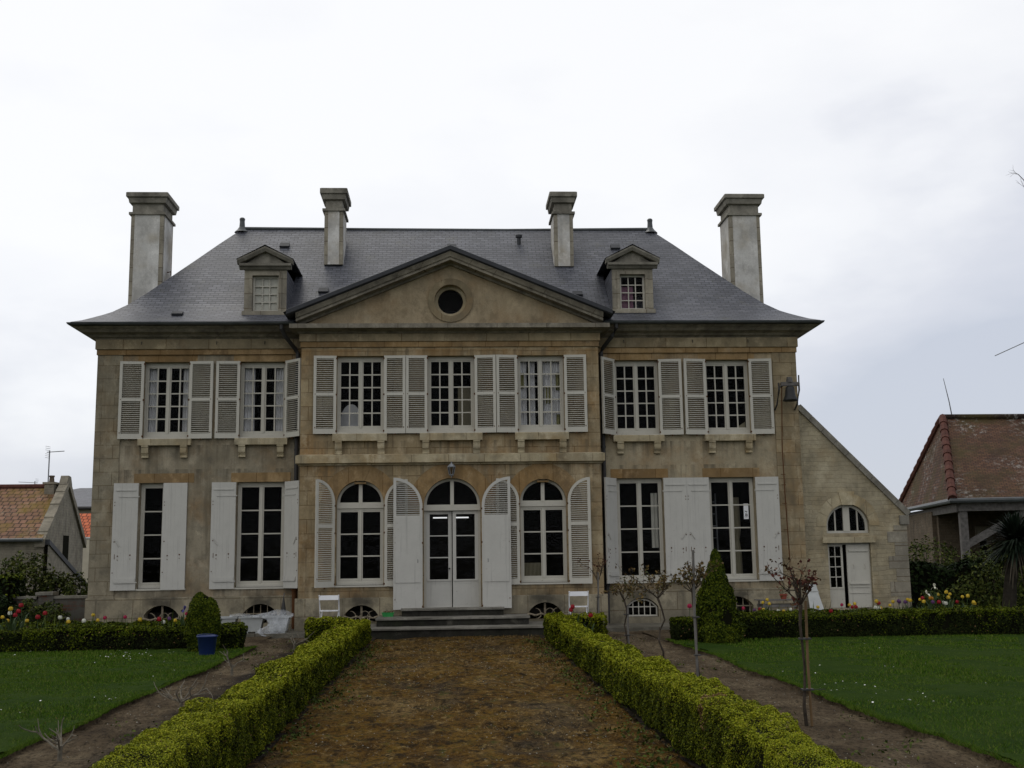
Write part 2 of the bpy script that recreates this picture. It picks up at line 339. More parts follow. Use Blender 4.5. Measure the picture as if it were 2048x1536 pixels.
MT['stem'] = plain('tulip_stem', (.035, .060, .018), .6, .2)
MT['daisy'] = plain('daisy_petal', (.75, .75, .72), .7, .1, .05)
MT['pebble'] = leafm('small_stones', (.05, .045, .035), (.12, .105, .08), (.36, .34, .28), rough=.9)
MT['bluebucket'] = plain('blue_plastic', (.014, .032, .125), .45, .4, .2, 5)
MT['whiteplastic'] = plain('dusty_white_plastic', (.42, .43, .41), .5, .35, .15, 5)
MT['green'] = plain('green_plastic', (.03, .24, .06), .45, .35)
MT['terracotta'] = plain('terracotta', (.26, .07, .045), .8, .15)
MT['curtain'] = plain('net_curtain_cloth', (.62, .62, .64), .95, .05, .12, 6)
MT['olive'] = plain('olive_curtain_cloth', (.22, .21, .10), .95, .05, .2, 6)
MT['pinkcloth'] = plain('mauve_curtain_cloth', (.22, .12, .17), .95, .05, .2, 6)
MT['blind'] = plain('cream_blind_cloth', (.62, .61, .55), .95, .05, .08, 3)
MT['buff'] = plain('buff_panel_paint', (.32, .29, .20), .9, .05, .1, 3)
MT['paper'] = plain('white_paper', (.8, .8, .8), .9, .05, .04)
MT['ink'] = plain('black_ink', (.015, .015, .015), .8, .1)
MT['rust'] = plain('rust', (.10, .045, .02), .9, .1)
MT['bronze'] = plain('weathered_bell_metal', (.018, .018, .017), .55, .4, .4, 14)
MT['lanternglass'] = glass('lantern_glass', .08, .75)
MT['lanternmetal'] = plain('grey_lantern_metal', (.22, .23, .24), .5, .4, .2, 20)
MT['galv'] = plain('galvanised_metal', (.16, .165, .17), .4, .5)
def film():
    x = NM('crumpled_plastic_film', .25, .5); t = x.t
    o = next(n for n in t.nodes if n.type == 'OUTPUT_MATERIAL')
    x.col((.62, .64, .66)); x.bump(x.noise(14, 5, .7), .9, .03)
    tr = x.n('ShaderNodeBsdfTransparent'); tr.inputs['Color'].default_value = (.92, .93, .93, 1)
    mx = x.n('ShaderNodeMixShader'); x.put(mx.inputs[0], x.ramp(x.noise(6, 5, .7), (.3, .16), (.7, .62)))
    t.links.new(tr.outputs[0], mx.inputs[1]); t.links.new(x.b.outputs[0], mx.inputs[2]); t.links.new(mx.outputs[0], o.inputs[0]); return x.done()
MT['film'] = film()
def emis(name, c, k):
    x = NM(name); x.b.inputs['Emission Color'].default_value = (*c, 1); x.b.inputs['Emission Strength'].default_value = k; return x.done()
MT['tube'] = emis('lit_tube', (.95, .97, 1.0), .75)

# ------------------------------------------------------------------ mesh helpers
class MB:
    def __init__(s): s.v = []; s.f = []; s.uv = {}; s.mi = []; s.cur = 0
    def face(s, pts, uvs=None):
        i = len(s.v); s.v += [tuple(p) for p in pts]; s.f.append(tuple(range(i, i+len(pts)))); s.mi.append(s.cur)
        if uvs: s.uv[len(s.f)-1] = uvs
    def box(s, x0, x1, y0, y1, z0, z1):
        p = [(x0,y0,z0),(x1,y0,z0),(x1,y1,z0),(x0,y1,z0),(x0,y0,z1),(x1,y0,z1),(x1,y1,z1),(x0,y1,z1)]
        for q in ((0,3,2,1),(4,5,6,7),(0,1,5,4),(1,2,6,5),(2,3,7,6),(3,0,4,7)): s.face([p[k] for k in q])
    def obox(s, c, ax, ay, az):          # box from a centre and three half-axis vectors
        c, ax, ay, az = map(Vector, (c, ax, ay, az))
        p = [c+ax*i+ay*j+az*k for k in (-1,1) for j in (-1,1) for i in (-1,1)]
        for q in ((0,2,3,1),(4,5,7,6),(0,1,5,4),(1,3,7,5),(3,2,6,7),(2,0,4,6)): s.face([p[k] for k in q])
    def prism(s, pts, ext, cap=True):    # closed outline swept along ext
        ext = Vector(ext); a = [Vector(p) for p in pts]; b = [p+ext for p in a]; n = len(a)
        for i in range(n): j = (i+1) % n; s.face([a[i], a[j], b[j], b[i]])
        if cap: s.face(list(reversed(a))); s.face(b)
    def sweep(s, rings, cap=True, closed=True):
        for a, b in zip(rings[:-1], rings[1:]):
            n = len(a)
            for i in range(n if closed else n-1): j = (i+1) % n; s.face([a[i], a[j], b[j], b[i]])
        if cap: s.face(list(reversed(rings[0]))); s.face(rings[-1])
    def lathe(s, prof, c=(0,0,0), n=16, cap=True):
        s.sweep([[(c[0]+r*cos(2*pi*k/n), c[1]+r*sin(2*pi*k/n), c[2]+z) for k in range(n)] for r, z in prof], cap)
    def tube(s, pts, rad_, n=6, cap=True):
        pts = [Vector(p) for p in pts]; rs = rad_ if isinstance(rad_, (list, tuple)) else [rad_]*len(pts)
        rings = []
        for i, p in enumerate(pts):
            d = (pts[min(i+1, len(pts)-1)] - pts[max(i-1, 0)]).normalized()
            a = d.cross(Vector((0,0,1)) if abs(d.z) < .9 else Vector((1,0,0))).normalized(); b = d.cross(a)
            rings.append([p + (a*cos(2*pi*k/n) + b*sin(2*pi*k/n))*rs[i] for k in range(n)])
        s.sweep(rings, cap)
    def band(s, o, i, y0, y1):           # flat frame between two outlines [(x,z)], thick from y0 (front) to y1
        n = len(o)
        for k in range(n):
            j = (k+1) % n
            s.face([(o[k][0],y0,o[k][1]),(o[j][0],y0,o[j][1]),(i[j][0],y0,i[j][1]),(i[k][0],y0,i[k][1])])
            s.face([(i[k][0],y0,i[k][1]),(i[j][0],y0,i[j][1]),(i[j][0],y1,i[j][1]),(i[k][0],y1,i[k][1])])
            s.face([(o[j][0],y0,o[j][1]),(o[k][0],y0,o[k][1]),(o[k][0],y1,o[k][1]),(o[j][0],y1,o[j][1])])
    def build(s, name, mats, parent=None, smooth=False, label=None, fix=False):
        m = bpy.data.meshes.new(name); m.from_pydata(s.v, [], s.f)
        for x in (mats if isinstance(mats, list) else [mats]): m.materials.append(MT[x] if isinstance(x, str) else x)
        if any(s.mi): m.polygons.foreach_set('material_index', s.mi)
        if s.uv:
            l = m.uv_layers.new(name='UVMap')
            for fi, u in s.uv.items():
                for li, q in zip(m.polygons[fi].loop_indices, u): l.data[li].uv = q
        if smooth or fix:
            bm = bmesh.new(); bm.from_mesh(m); bmesh.ops.remove_doubles(bm, verts=bm.verts, dist=1e-5)
            bmesh.ops.recalc_face_normals(bm, faces=bm.faces); bm.to_mesh(m); bm.free()
            if smooth: m.polygons.foreach_set('use_smooth', [True]*len(m.polygons))
        return link(name, m, parent, label)
def link(name, mesh, parent=None, label=None):
    o = bpy.data.objects.new(name, mesh); COL.objects.link(o)
    if parent: o.parent = parent
    if label: o['label'] = label
    return o
def tag(o, label=None, cat=None, group=None, kind=None):
    for k, v in (('label', label), ('category', cat), ('group', group), ('kind', kind)):
        if v: o[k] = v
    return o
def thing(name, label, cat, loc=(0,0,0), rz=0, group=None):
    o = link(name, None); o.location = loc; o.rotation_euler = (0, 0, rz); o.empty_display_size = .2
    return tag(o, label, cat, group)
def npmesh(name, co, nper, mats, parent=None, mi=None, smooth=False):
    """co: (N, nper, 3) loose polygons"""
    N = co.shape[0]; m = bpy.data.meshes.new(name)
    m.vertices.add(N*nper); m.vertices.foreach_set('co', co.astype(np.float32).ravel())
    m.loops.add(N*nper); m.loops.foreach_set('vertex_index', np.arange(N*nper, dtype=np.int32))
    m.polygons.add(N); m.polygons.foreach_set('loop_start', np.arange(0, N*nper, nper, dtype=np.int32))
    for x in (mats if isinstance(mats, list) else [mats]): m.materials.append(MT[x])
    if mi is not None: m.polygons.foreach_set('material_index', mi.astype(np.int32))
    m.update(calc_edges=True)
    return link(name, m, parent)
def copy_tree(o, parent=None):
    c = o.copy(); COL.objects.link(c)
    if parent: c.parent = parent
    for ch in list(o.children): copy_tree(ch, c)
    return c
def unit(a): return a/np.maximum(np.linalg.norm(a, axis=-1, keepdims=True), 1e-9)
def leafcards(rs, pos, nrm, size, jitter=.9, aspect=1.7):
    """rhombic leaves round the given points, facing loosely along nrm"""
    N = len(pos); n = unit(nrm + rs.normal(0, jitter, (N, 3)))
    t = unit(np.cross(n, rs.normal(0, 1, (N, 3)))); b = np.cross(n, t)
    s = (size*rs.uniform(.65, 1.35, N))[:, None] if np.ndim(size) else (size*rs.uniform(.65, 1.35, (N, 1)))
    L = s*aspect/2; W = s/2
    return np.stack([pos+t*L, pos+b*W+n*W*.25, pos-t*L, pos-b*W+n*W*.25], 1)
def snoise(p, seed=0, f=1.0):
    """cheap smooth 3-d noise from sums of sines, about -1..1"""
    r = np.random.RandomState(seed); a = np.zeros(len(p))
    for k in range(7):
        d = r.normal(0, 1, 3); d /= np.linalg.norm(d); a += np.sin(p@(d*f*r.uniform(.7, 2.3)) + r.uniform(0, 6.3))
    return a/3.2
def curve_arc(cx, cz, r, a0, a1, n): return [(cx+r*cos(a0+(a1-a0)*k/n), cz+r*sin(a0+(a1-a0)*k/n)) for k in range(n+1)]
def arch_outline(cx, hw, z0, zs, rise=None, n=20):
    """opening with vertical jambs to zs and an arch of given rise (half round by default)"""
    rise = hw if rise is None else rise
    R = (hw*hw + rise*rise)/(2*rise); a = math.asin(min(1, hw/R)); cz = zs + rise - R
    return [(cx-hw, z0), (cx+hw, z0)] + curve_arc(cx, cz, R, pi/2-a, pi/2+a, n)
def rect(x0, x1, z0, z1): return [(x0, z0), (x1, z0), (x1, z1), (x0, z1)]
def wall_holes(mb, outer, holes, y, depth):
    loops = [[Vector((x, y, z)) for x, z in outer]] + [[Vector((x, y, z)) for x, z in h] for h in holes]
    flat = [p for l in loops for p in l]
    for t in tessellate_polygon(loops):
        a, b, c = (flat[k] for k in t)
        if (b-a).cross(c-a).y > 0: b, c = c, b
        mb.face([a, b, c])
    for h in holes:
        n = len(h)
        for k in range(n):
            (xa, za), (xb, zb) = h[k], h[(k+1) % n]
            mb.face([(xa, y, za), (xa, y+depth, za), (xb, y+depth, zb), (xb, y, zb)])

# ================================================================== SETTING: ground
def sheet(name, x0, x1, y0, y1, z, mat, sub=1, amp=0, seed=0, kind='structure'):
    nx = max(1, int((x1-x0)/sub)); ny = max(1, int((y1-y0)/sub))
    xs = np.linspace(x0, x1, nx+1); ys = np.linspace(y0, y1, ny+1)
    X, Y = np.meshgrid(xs, ys); P = np.stack([X.ravel(), Y.ravel(), np.zeros(X.size)], 1)
    Z = z + (snoise(P, seed, 2.2)*.5 + snoise(P, seed+1, 7)*.35 + snoise(P, seed+2, 19)*.2)*amp
    V = np.stack([P[:,0], P[:,1], Z], 1)
    F = [(j*(nx+1)+i, j*(nx+1)+i+1, (j+1)*(nx+1)+i+1, (j+1)*(nx+1)+i) for j in range(ny) for i in range(nx)]
    m = bpy.data.meshes.new(name); m.from_pydata(V.tolist(), [], F); m.materials.append(MT[mat])
    m.polygons.foreach_set('use_smooth', [True]*len(m.polygons))
    return tag(link(name, m), kind=kind)
sheet('ground', -900, 900, -900, 900, -.12, 'ground', 100)
sheet('gravel_path', -1.75, 1.95, -27, -1.2, .0, 'moss', .045, .034, 3)
def wavy_strip(name, xa, xb, y0, y1, z, mat, amp, seed, wob):
    """a long strip with a wavering edge on the lawn side (xb)"""
    ys = np.arange(y0, y1+1e-6, .09); nx = max(8, int(abs(xb-xa)/.09))
    V = []; F = []
    P = np.stack([np.zeros_like(ys), ys, np.zeros_like(ys)], 1)
    e = xb + (snoise(P, seed, 1.7)*.5 + snoise(P, seed+5, 6)*.3 + snoise(P, seed+6, 21)*.16)*wob
    for k, yy in enumerate(ys):
        for i in range(nx+1): V.append((xa + (e[k]-xa)*i/nx, yy, 0))
    V = np.array(V); V[:,2] = z + (snoise(V, seed+1, 2.5)*.45 + snoise(V, seed+2, 8)*.35 + snoise(V, seed+3, 24)*.25)*amp
    w_ = nx+1
    for j in range(len(ys)-1):
        for i in range(nx):
            q = (j*w_+i, j*w_+i+1, (j+1)*w_+i+1, (j+1)*w_+i); F.append(q if xb > xa else q[::-1])
    m = bpy.data.meshes.new(name); m.from_pydata(V.tolist(), [], F); m.materials.append(MT[mat])
    m.polygons.foreach_set('use_smooth', [True]*len(m.polygons)); return tag(link(name, m), kind='structure'), ys, e
sheet('flower_bed', -14, -3.7, -4.2, .0, .02, 'soil', .25, .02, 8)
sheet('flower_bed', 3.9, 16, -4.2, .0, .02, 'soil', .25, .02, 9)
wavy_strip('soil_bed', -1.5, -3.75, -27, -1.0, .004, 'soil', .035, 21, .0)
wavy_strip('soil_bed', 1.75, 4.25, -27, -1.0, .004, 'soil', .035, 31, .0)
LAWNS = []
for s, xe, xo, seed in ((-1, -3.52, -16, 41), (1, 3.98, 22, 51)):
    o, ys, e = wavy_strip('lawn', xo, xe, -27, -4.05, .055, 'lawn', .03, seed, .10)
    LAWNS.append((s, xo, ys, e))
    mb = MB()                            # cut turf edge
    for k in range(len(ys)-1):
        a, b = (e[k], ys[k]), (e[k+1], ys[k+1])
        mb.face([(a[0], a[1], .06), (a[0]-s*.03, a[1], -.03), (b[0]-s*.03, b[1], -.03), (b[0], b[1], .06)])
    tag(mb.build('turf_edge', 'soil'), kind='structure')

def grass():
    rs = np.random.RandomState(5); out_ = []
    for s, xo, ys, e in LAWNS:
        # density falls off with distance from the camera: blades get larger instead
        for y0, y1, n, hgt, wd in ((-21, -14, 75000, .024, .0055), (-14, -8, 70000, .025, .009), (-8, -4.1, 34000, .026, .014)):
            y = rs.uniform(y0, y1, n); ee = np.interp(y, ys, e); far = (9.2 if s < 0 else 12.5)
            x = ee + s*rs.uniform(-.01, 1, n)**1.1*(far-abs(ee)) if False else ee + s*np.abs(rs.uniform(0, 1, n))*(far-np.abs(ee))
            # a fringe along the cut edge
            k = n//9; x[:k] = ee[:k] - s*rs.uniform(-.02, .045, k)
            lim = np.abs(x) < (y+25)*.47 + .6; x, y = x[lim], y[lim]; m = len(x)
            P = np.stack([x, y, np.full(m, .05)], 1)
            h = hgt*rs.uniform(.5, 1.4, m)*(1+.35*snoise(P, 3, 2.0)); a = rs.uniform(0, 2*pi, m); ln = rs.normal(0, .5, (m, 2))
            t = np.stack([np.cos(a), np.sin(a), np.zeros(m)], 1)*wd/2
            tip = P + np.stack([ln[:,0]*h, ln[:,1]*h, h], 1)
            out_.append(np.stack([P-t, P+t, tip], 1))
    tag(npmesh('lawn_grass', np.concatenate(out_), 3, 'grass'), kind='stuff')
grass()
def scatter():
    rs = np.random.RandomState(9)
    # daisies in drifts
    pts = []
    for s, xo, ys, e in LAWNS:
        n = 2600 if s < 0 else 1500
        y = rs.uniform(-20, -4.3, n); x = np.interp(y, ys, e) + s*rs.uniform(.1, 8, n)
        P = np.stack([x, y, np.full(n, .085)], 1); d = snoise(P*[.9, .45, 1], 77+s, 1.6)
        P = P[(d > .55) | (rs.uniform(0, 1, n) < .04)]; pts.append(P)
    P = np.concatenate(pts); r = rs.uniform(.005, .0115, len(P))[:, None]
    ang = np.arange(6)*pi/3; ring = np.stack([np.cos(ang), np.sin(ang), np.zeros(6)], 1)
    tilt = rs.normal(0, .25, (len(P), 2))
    Q = P[:, None, :] + r[:, None, :]*ring[None]; Q[:,:,2] += (ring[None,:,0]*tilt[:,None,0] + ring[None,:,1]*tilt[:,None,1])*r
    tag(npmesh('daisies', Q, 6, 'daisy'), kind='stuff')
    # straw and dead grass on the path
    n = 30000; y = -25 + 23.3*rs.uniform(.19, 1, n)**1.35; x = rs.uniform(-1.6, 1.8, n); P = np.stack([x, y, np.full(n, .012)], 1)
    d = snoise(P*[1, .8, 1], 15, 3.0); keep = d + rs.normal(0, .25, n) > .05; P = P[keep]; n = len(P)
    dist = (P[:,1]+25); L = rs.uniform(.02, .09, n)*(0.7+dist*.03); a = rs.uniform(0, 2*pi, n)
    t = np.stack([np.cos(a)*L, np.sin(a)*L, rs.uniform(.0, .35, n)*L], 1); wv = np.stack([-np.sin(a), np.cos(a), np.zeros(n)], 1)*(.0012+.00022*dist)[:, None]
    tag(npmesh('dead_grass', np.stack([P-wv, P+wv, P+t+wv*.3], 1), 3, 'straw'), kind='stuff')
    # small stones and bits on path and soil
    n = 5200; y = -25 + 23*rs.uniform(.19, 1, n)**1.2; sel = rs.uniform(0, 1, n)
    x = np.where(sel < .45, rs.uniform(-1.5, 1.7, n), np.where(sel < .75, rs.uniform(2.1, 3.95, n), rs.uniform(-3.5, -1.9, n)))
    P = np.stack([x, y, np.full(n, .012)], 1); r = rs.uniform(.002, .0085, n)*(1+(y+25)*.022)
    d = np.array([[1,0,0],[0,1,0],[-1,0,0],[0,-1,0],[0,0,.8]])*1.0
    C = P[:,None,:] + r[:,None,None]*d[None]*rs.uniform(.6, 1.3, (n, 5, 1))
    T = np.concatenate([C[:, [0,1,4]], C[:, [1,2,4]], C[:, [2,3,4]], C[:, [3,0,4]]])
    tag(npmesh('pebbles', T, 3, 'pebble'), kind='stuff')
    # weeds along the hedge foot and in the soil
    pos = []
    for cx, sx, n in ((2.35, .16, 100), (-2.15, .16, 85), (1.56, .09, 95), (-1.38, .09, 95), (3.2, .5, 45), (-2.9, .4, 35)):
        for _ in range(n):
            c = np.array([rs.normal(cx, sx), -25+22*rs.uniform(.2, 1)**1.2, .02]); k = rs.randint(8, 26)
            sp = rs.uniform(.04, .11); q = c + rs.normal(0, 1, (k, 3))*[sp, sp, sp*.45]; q[:,2] = np.abs(q[:,2]-.02)+.02; pos.append(q)
    pos = np.concatenate(pos); tag(npmesh('weeds', leafcards(rs, pos, np.tile([0, 0, 1.0], (len(pos), 1)), .022, .7), 4, 'weed'), kind='stuff')
scatter()
mb = MB(); mb.box(-9, -1.9, -.95, .6, -.1, .085); mb.box(1.95, 12, -.95, .6, -.1, .085)
tag(mb.build('paving', 'kerb'), kind='structure')

# ================================================================== THE MANOR HOUSE
H = thing('manor_house', 'long two storey stone manor house with slate hipped roof and central pediment', 'house')
WY = .60                                  # front of the wings; the pavilion front is at 0
XL, XR = -7.94, 8.04
ZU0, ZU1 = 4.33, 6.05                     # upper openings
COLS = (-6.38, -4.245, 4.285, 6.40)       # window axes of the wings
PCOL = (-2.0, .01, 2.02)
def seg(cx, hw, z0, zs, rise): return arch_outline(cx, hw, z0, zs, rise, 10)
CELL = {-6.38: -6.34, -4.245: -4.20, 4.285: 4.25, 6.40: 6.40}
# --- walls with real openings
for s, (xa, xb), cs, m in ((-1, (XL+.56, -3.3), COLS[:2], 'plaster'), (1, (3.3, XR-.56), COLS[2:], 'plaster_right')):
    mb = MB(); hs = []
    for c in cs:
        hs += [rect(c-.525, c+.525, ZU0, ZU1), rect(c-.525, c+.525, 1.0, 3.32), seg(CELL[c], .37, .22, .44, .2)]
    wall_holes(mb, rect(xa, xb, 0, 6.21), hs, WY, .30)
    mb.build('wing_wall', m, H)
    mb = MB(); x0, x1 = (XL, XL+.56) if s < 0 else (XR-.56, XR)
    mb.box(x0, x1, WY-.025, WY+.5, 0, 6.21); mb.build('corner_pier', 'pier' if s < 0 else 'pier_right', H)
    mb = MB(); xo = XL if s < 0 else XR
    mb.box(min(xo, xo-s*.4), max(xo, xo-s*.4), WY+.5, 8.2, 0, 6.75); mb.build('side_wall', m, H)
    # architrave, frieze, cornice
    mb = MB(); mb.box(min(xa, x0)-(.02 if s < 0 else 0), max(xb, x1)+(.02 if s > 0 else 0), WY-.05, WY+.3, 6.212, 6.335); mb.build('architrave', 'ochre', H)
    mb = MB(); mb.box(min(xa, x0)-(.045 if s < 0 else 0), max(xb, x1)+(.045 if s > 0 else 0), WY-.085, WY+.3, 6.337, 6.56)
    mb.build('frieze', 'frieze', H)
    prof = [(0, 6.562), (.06, 6.562), (.10, 6.60), (.14, 6.605), (.18, 6.64), (.22, 6.66), (.30, 6.685), (.36, 6.74), (.42, 6.775), (.45, 6.80), (0, 6.80)]
    mb = MB(); rings = []
    for (xx, yy, k) in ((s*3.32, WY, 0), (xo, WY, 1), (xo, 8.2, 2)):
        rings.append([(xx + (s*p if k else 0), (yy-p) if k < 2 else yy+p, z) for p, z in prof])
    mb.sweep(rings); mb.build('cornice', 'cornice', H, fix=True)
    mb = MB(); g = [(.44+.055+.06*cos(a), 6.862+.06*sin(a)) for a in np.linspace(pi, 2*pi, 9)] + [(.44+.100, 6.862), (.44+.055, 6.82), (.44+.010, 6.862)]
    rings = []
    for (xx, yy, k) in ((s*3.5, WY, 0), (xo, WY, 1), (xo, 8.2, 2)):
        rings.append([(xx + (s*p if k else 0), (yy-p) if k < 2 else yy+p, z) for p, z in g])
    mb.sweep(rings); mb.build('gutter', 'zinc', H, fix=True)
    # plinth
    mb = MB(); px0, px1 = (XL-.04, -3.37) if s < 0 else (3.38, XR+.04)
    wall_holes(mb, rect(px0, px1, 0, .80), [seg(CELL[c], .37, .22, .44, .2) for c in cs], WY-.05, .06)
    mb.box(px0, px1, WY-.05, WY-.002, .802, .815) if False else mb.face([(px0, WY-.05, .80), (px1, WY-.05, .80), (px1, WY, .815), (px0, WY, .815)])
    mb.build('plinth', 'plinth', H)
    # straight lintels of the openings
    for c in cs:
        mb = MB(); mb.box(c-.66, c+.66, WY-.006, WY+.05, 3.322, 3.53); mb.build('lintel', 'ochre', H)
        mb = MB(); mb.box(c-.66, c+.66, WY-.006, WY+.05, 6.052, 6.208); mb.build('lintel', 'ochre', H)
mb = MB(); mb.box(XL, XR, 8.0, 8.3, 0, 6.8); mb.build('back_wall', 'plaster', H)
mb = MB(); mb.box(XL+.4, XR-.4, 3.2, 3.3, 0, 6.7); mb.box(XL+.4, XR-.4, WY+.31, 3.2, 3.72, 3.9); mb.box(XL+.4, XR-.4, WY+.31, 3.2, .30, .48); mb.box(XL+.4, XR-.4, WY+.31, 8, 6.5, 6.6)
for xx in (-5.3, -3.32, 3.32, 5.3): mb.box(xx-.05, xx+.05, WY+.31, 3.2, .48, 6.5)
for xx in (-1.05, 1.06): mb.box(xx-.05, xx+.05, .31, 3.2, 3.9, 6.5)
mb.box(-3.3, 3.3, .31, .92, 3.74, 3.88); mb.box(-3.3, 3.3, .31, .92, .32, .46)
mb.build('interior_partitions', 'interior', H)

# pavilion
mb = MB(); hs = [rect(c-.525, c+.525, 4.36, 6.065) for c in PCOL]
hs += [arch_outline(-1.99, .515, 1.02, 2.77), arch_outline(2.03, .515, 1.02, 2.77), arch_outline(.02, .625, .50, 2.70)]
hs += [seg(-1.95, .36, .24, .40, .2), seg(2.03, .36, .24, .40, .2)]
wall_holes(mb, rect(-3.31, 3.33, 0, 6.26), hs, 0, .30)
for x in (-3.31, 3.33): mb.face([(x, 0, 0), (x, WY+.1, 0), (x, WY+.1, 6.26), (x, 0, 6.26)])
mb.build('pavilion_wall', 'ashlar', H)
mb = MB(); mb.box(-3.33, 3.35, -.035, WY+.2, 6.262, 6.385); mb.build('architrave', 'ochre', H)
mb = MB(); mb.box(-3.355, 3.375, -.065, WY+.2, 6.387, 6.56); mb.build('frieze', 'frieze', H)
prof = [(0, 6.562), (.08, 6.562), (.12, 6.60), (.20, 6.615), (.30, 6.635), (.345, 6.637), (.345, 6.735), (.10, 6.765), (0, 6.765)]
mb = MB(); rings = []
for xx, yy, k in ((-3.33, WY+.1, 0), (-3.33, 0, 1), (3.35, 0, 1), (3.35, WY+.1, 0)):
    sx = -1 if xx < 0 else 1
    rings.append([(xx + sx*p*.62, yy-(p if k else 0), z) for p, z in prof])
mb.sweep(rings); mb.build('pediment_cornice', 'cornice', H, fix=True)
# plinth of the pavilion
for x0, x1, xo, cb in ((-3.37, -1.02, -3.37, -1.95), (1.06, 3.40, 3.40, 2.03)):
    mb = MB(); wall_holes(mb, [(x0, 0), (x1, 0), (x1, .745), (x0, .745)], [seg(cb, .36, .24, .40, .2)], -.05, .06)
    mb.face([(x0, -.05, .745), (x1, -.05, .745), (x1, .0, .76), (x0, .0, .76)]); mb.face([(xo, -.05, 0), (xo, WY, 0), (xo, WY, .745), (xo, -.05, .745)])
    mb.build('plinth', 'plinth', H)
# string course
prof = [(0, 3.62), (.05, 3.62), (.06, 3.655), (.135, 3.665), (.135, 3.835), (.02, 3.865), (0, 3.865)]
mb = MB(); rings = []
for xx, yy, k in ((-3.31, WY, 0), (-3.31, 0, 1), (3.33, 0, 1), (3.33, WY, 0)):
    sx = -1 if xx < 0 else 1; rings.append([(xx+sx*p*.6, yy-(p if k else 0), z) for p, z in prof])
mb.sweep(rings); mb.build('string_course', 'pale', H, fix=True)
# voussoirs of the three arches
for cx, hw, zs in ((-1.99, .515, 2.77), (.02, .625, 2.70), (2.03, .515, 2.77)):
    mb = MB(); ro = hw+.34; n = 9
    for k in range(n):
        if k == n//2: continue
        a0 = pi*k/n+.004; a1 = pi*(k+1)/n-.004; st = 3
        o = curve_arc(cx, zs, ro, a0, a1, st); i = curve_arc(cx, zs, hw+.002, a1, a0, st)
        mb.prism([(x, .01, z) for x, z in o+i], (0, -.014, 0))
    ak = pi/n/2; b = hw*sin(ak); tt = .235
    mb.prism([(cx-b, .02, zs+hw*cos(ak)), (cx+b, .02, zs+hw*cos(ak)), (cx+tt, .02, 3.618), (cx-tt, .02, 3.618)], (0, -.034, 0))
    mb.build('arch_surround', 'ochre', H, fix=True)
for cx in (-1.99, .02, 2.03):            # slightly proud block of the string course over each key
    mb = MB(); mb.box(cx-.235, cx+.235, -.150, -.128, 3.668, 3.832); mb.build('key_block', 'pale', H)
# tympanum, oculus
tri = [(-3.3, 6.767), (3.32, 6.767), (.015, 8.24)]
circ = curve_arc(.01, 7.335, .36, 0, 2*pi, 32)[:-1]
mb = MB(); wall_holes(mb, tri, [circ], .02, .3); mb.build('tympanum', 'tymp', H)
mb = MB(); mb.band(curve_arc(.01, 7.335, .505, 0, 2*pi, 40)[:-1], curve_arc(.01, 7.335, .362, 0, 2*pi, 40)[:-1], -.012, .03)
oc = mb.build('oculus_surround', 'frieze', H, fix=True)
mb = MB(); mb.band(curve_arc(.01, 7.335, .358, 0, 2*pi, 40)[:-1], curve_arc(.01, 7.335, .285, 0, 2*pi, 40)[:-1], .15, .22)
oc = mb.build('oculus_window', 'pale', H, fix=True)
mb = MB(); mb.face([(x, .2, z) for x, z in curve_arc(.01, 7.335, .29, 0, 2*pi, 32)[:-1]]); mb.build('pane', 'glass', oc)
mb = MB(); mb.box(-.6, .6, .9, .95, 6.8, 7.9); mb.build('attic_board', 'interior', oc)
# raking cornice: stone mouldings below, dark zinc-edged verge above
def rake(name, prof, mat, ends):
    (xe, ze), (xa, za) = ends
    mb = MB(); rings = []
    for sx in (-1, 0, 1):
        x, z = (xa, za) if sx == 0 else (xe*sx+.01, ze)
        rings.append([(x, y, z+dz) for y, dz in prof])
    mb.sweep(rings); return mb.build(name, mat, H, fix=True)
rake('raking_cornice', [(.02, -.005), (-.05, -.005), (-.06, .05), (-.27, .06), (-.27, .125), (-.30, .13), (-.33, .19), (-.36, .235), (.02, .235)], 'cornice', ((3.42, 6.742), (.01, 8.15)))
rake('roof_verge', [(.02, .0), (-.365, .0), (-.40, .03), (-.40, .12), (-.37, .135), (.02, .135)], 'lead', ((3.62, 6.905), (.01, 8.39)))

# --- roof
PS = [0, .06, .12, .17, .22, .31, .42, .54, .7, .85, 1]
PZ = [6.88, 6.965, 7.08, 7.18, 7.29, 7.55, 7.94, 8.40, 9.01, 9.59, 10.15]
EX0, EX1, EY0, EY1 = -8.43, 8.52, .10, 8.75
RX0, RX1, RY = -5.41, 5.33, 3.9
def roofz(Y): return float(np.interp((Y-EY0)/(RY-EY0), PS, PZ))
mb = MB()
ring = [[(EX0+(RX0-EX0)*s, EY0+(RY-EY0)*s, z), (EX1+(RX1-EX1)*s, EY0+(RY-EY0)*s, z), (EX1+(RX1-EX1)*s, EY1+(RY+.9-EY1)*s, z), (EX0+(RX0-EX0)*s, EY1+(RY+.9-EY1)*s, z)] for s, z in zip(PS, PZ)]
for k in range(4):
    v = 0
    horiz = k % 2 == 0
    for a, b in zip(ring[:-1], ring[1:]):
        p = [a[k], a[(k+1) % 4], b[(k+1) % 4], b[k]]
        ax = 0 if horiz else 1
        q = 1 if horiz else 0
        dv = math.hypot(p[3][q]-p[0][q], p[3][2]-p[0][2])
        # subdivide along the run and let the slope sag a little
        nseg = 12
        for i in range(nseg):
            l = lambda A, B, t: tuple(A[j]+(B[j]-A[j])*t for j in range(3))
            t0, t1 = i/nseg, (i+1)/nseg
            P = [l(p[0], p[1], t0), l(p[0], p[1], t1), l(p[3], p[2], t1), l(p[3], p[2], t0)]
            mb.face(P, [(c[ax], v if j < 2 else v+dv) for j, c in enumerate(P)])
        v += dv
mb.face([ring[-1][k] for k in range(4)], [(0, 0)]*4)
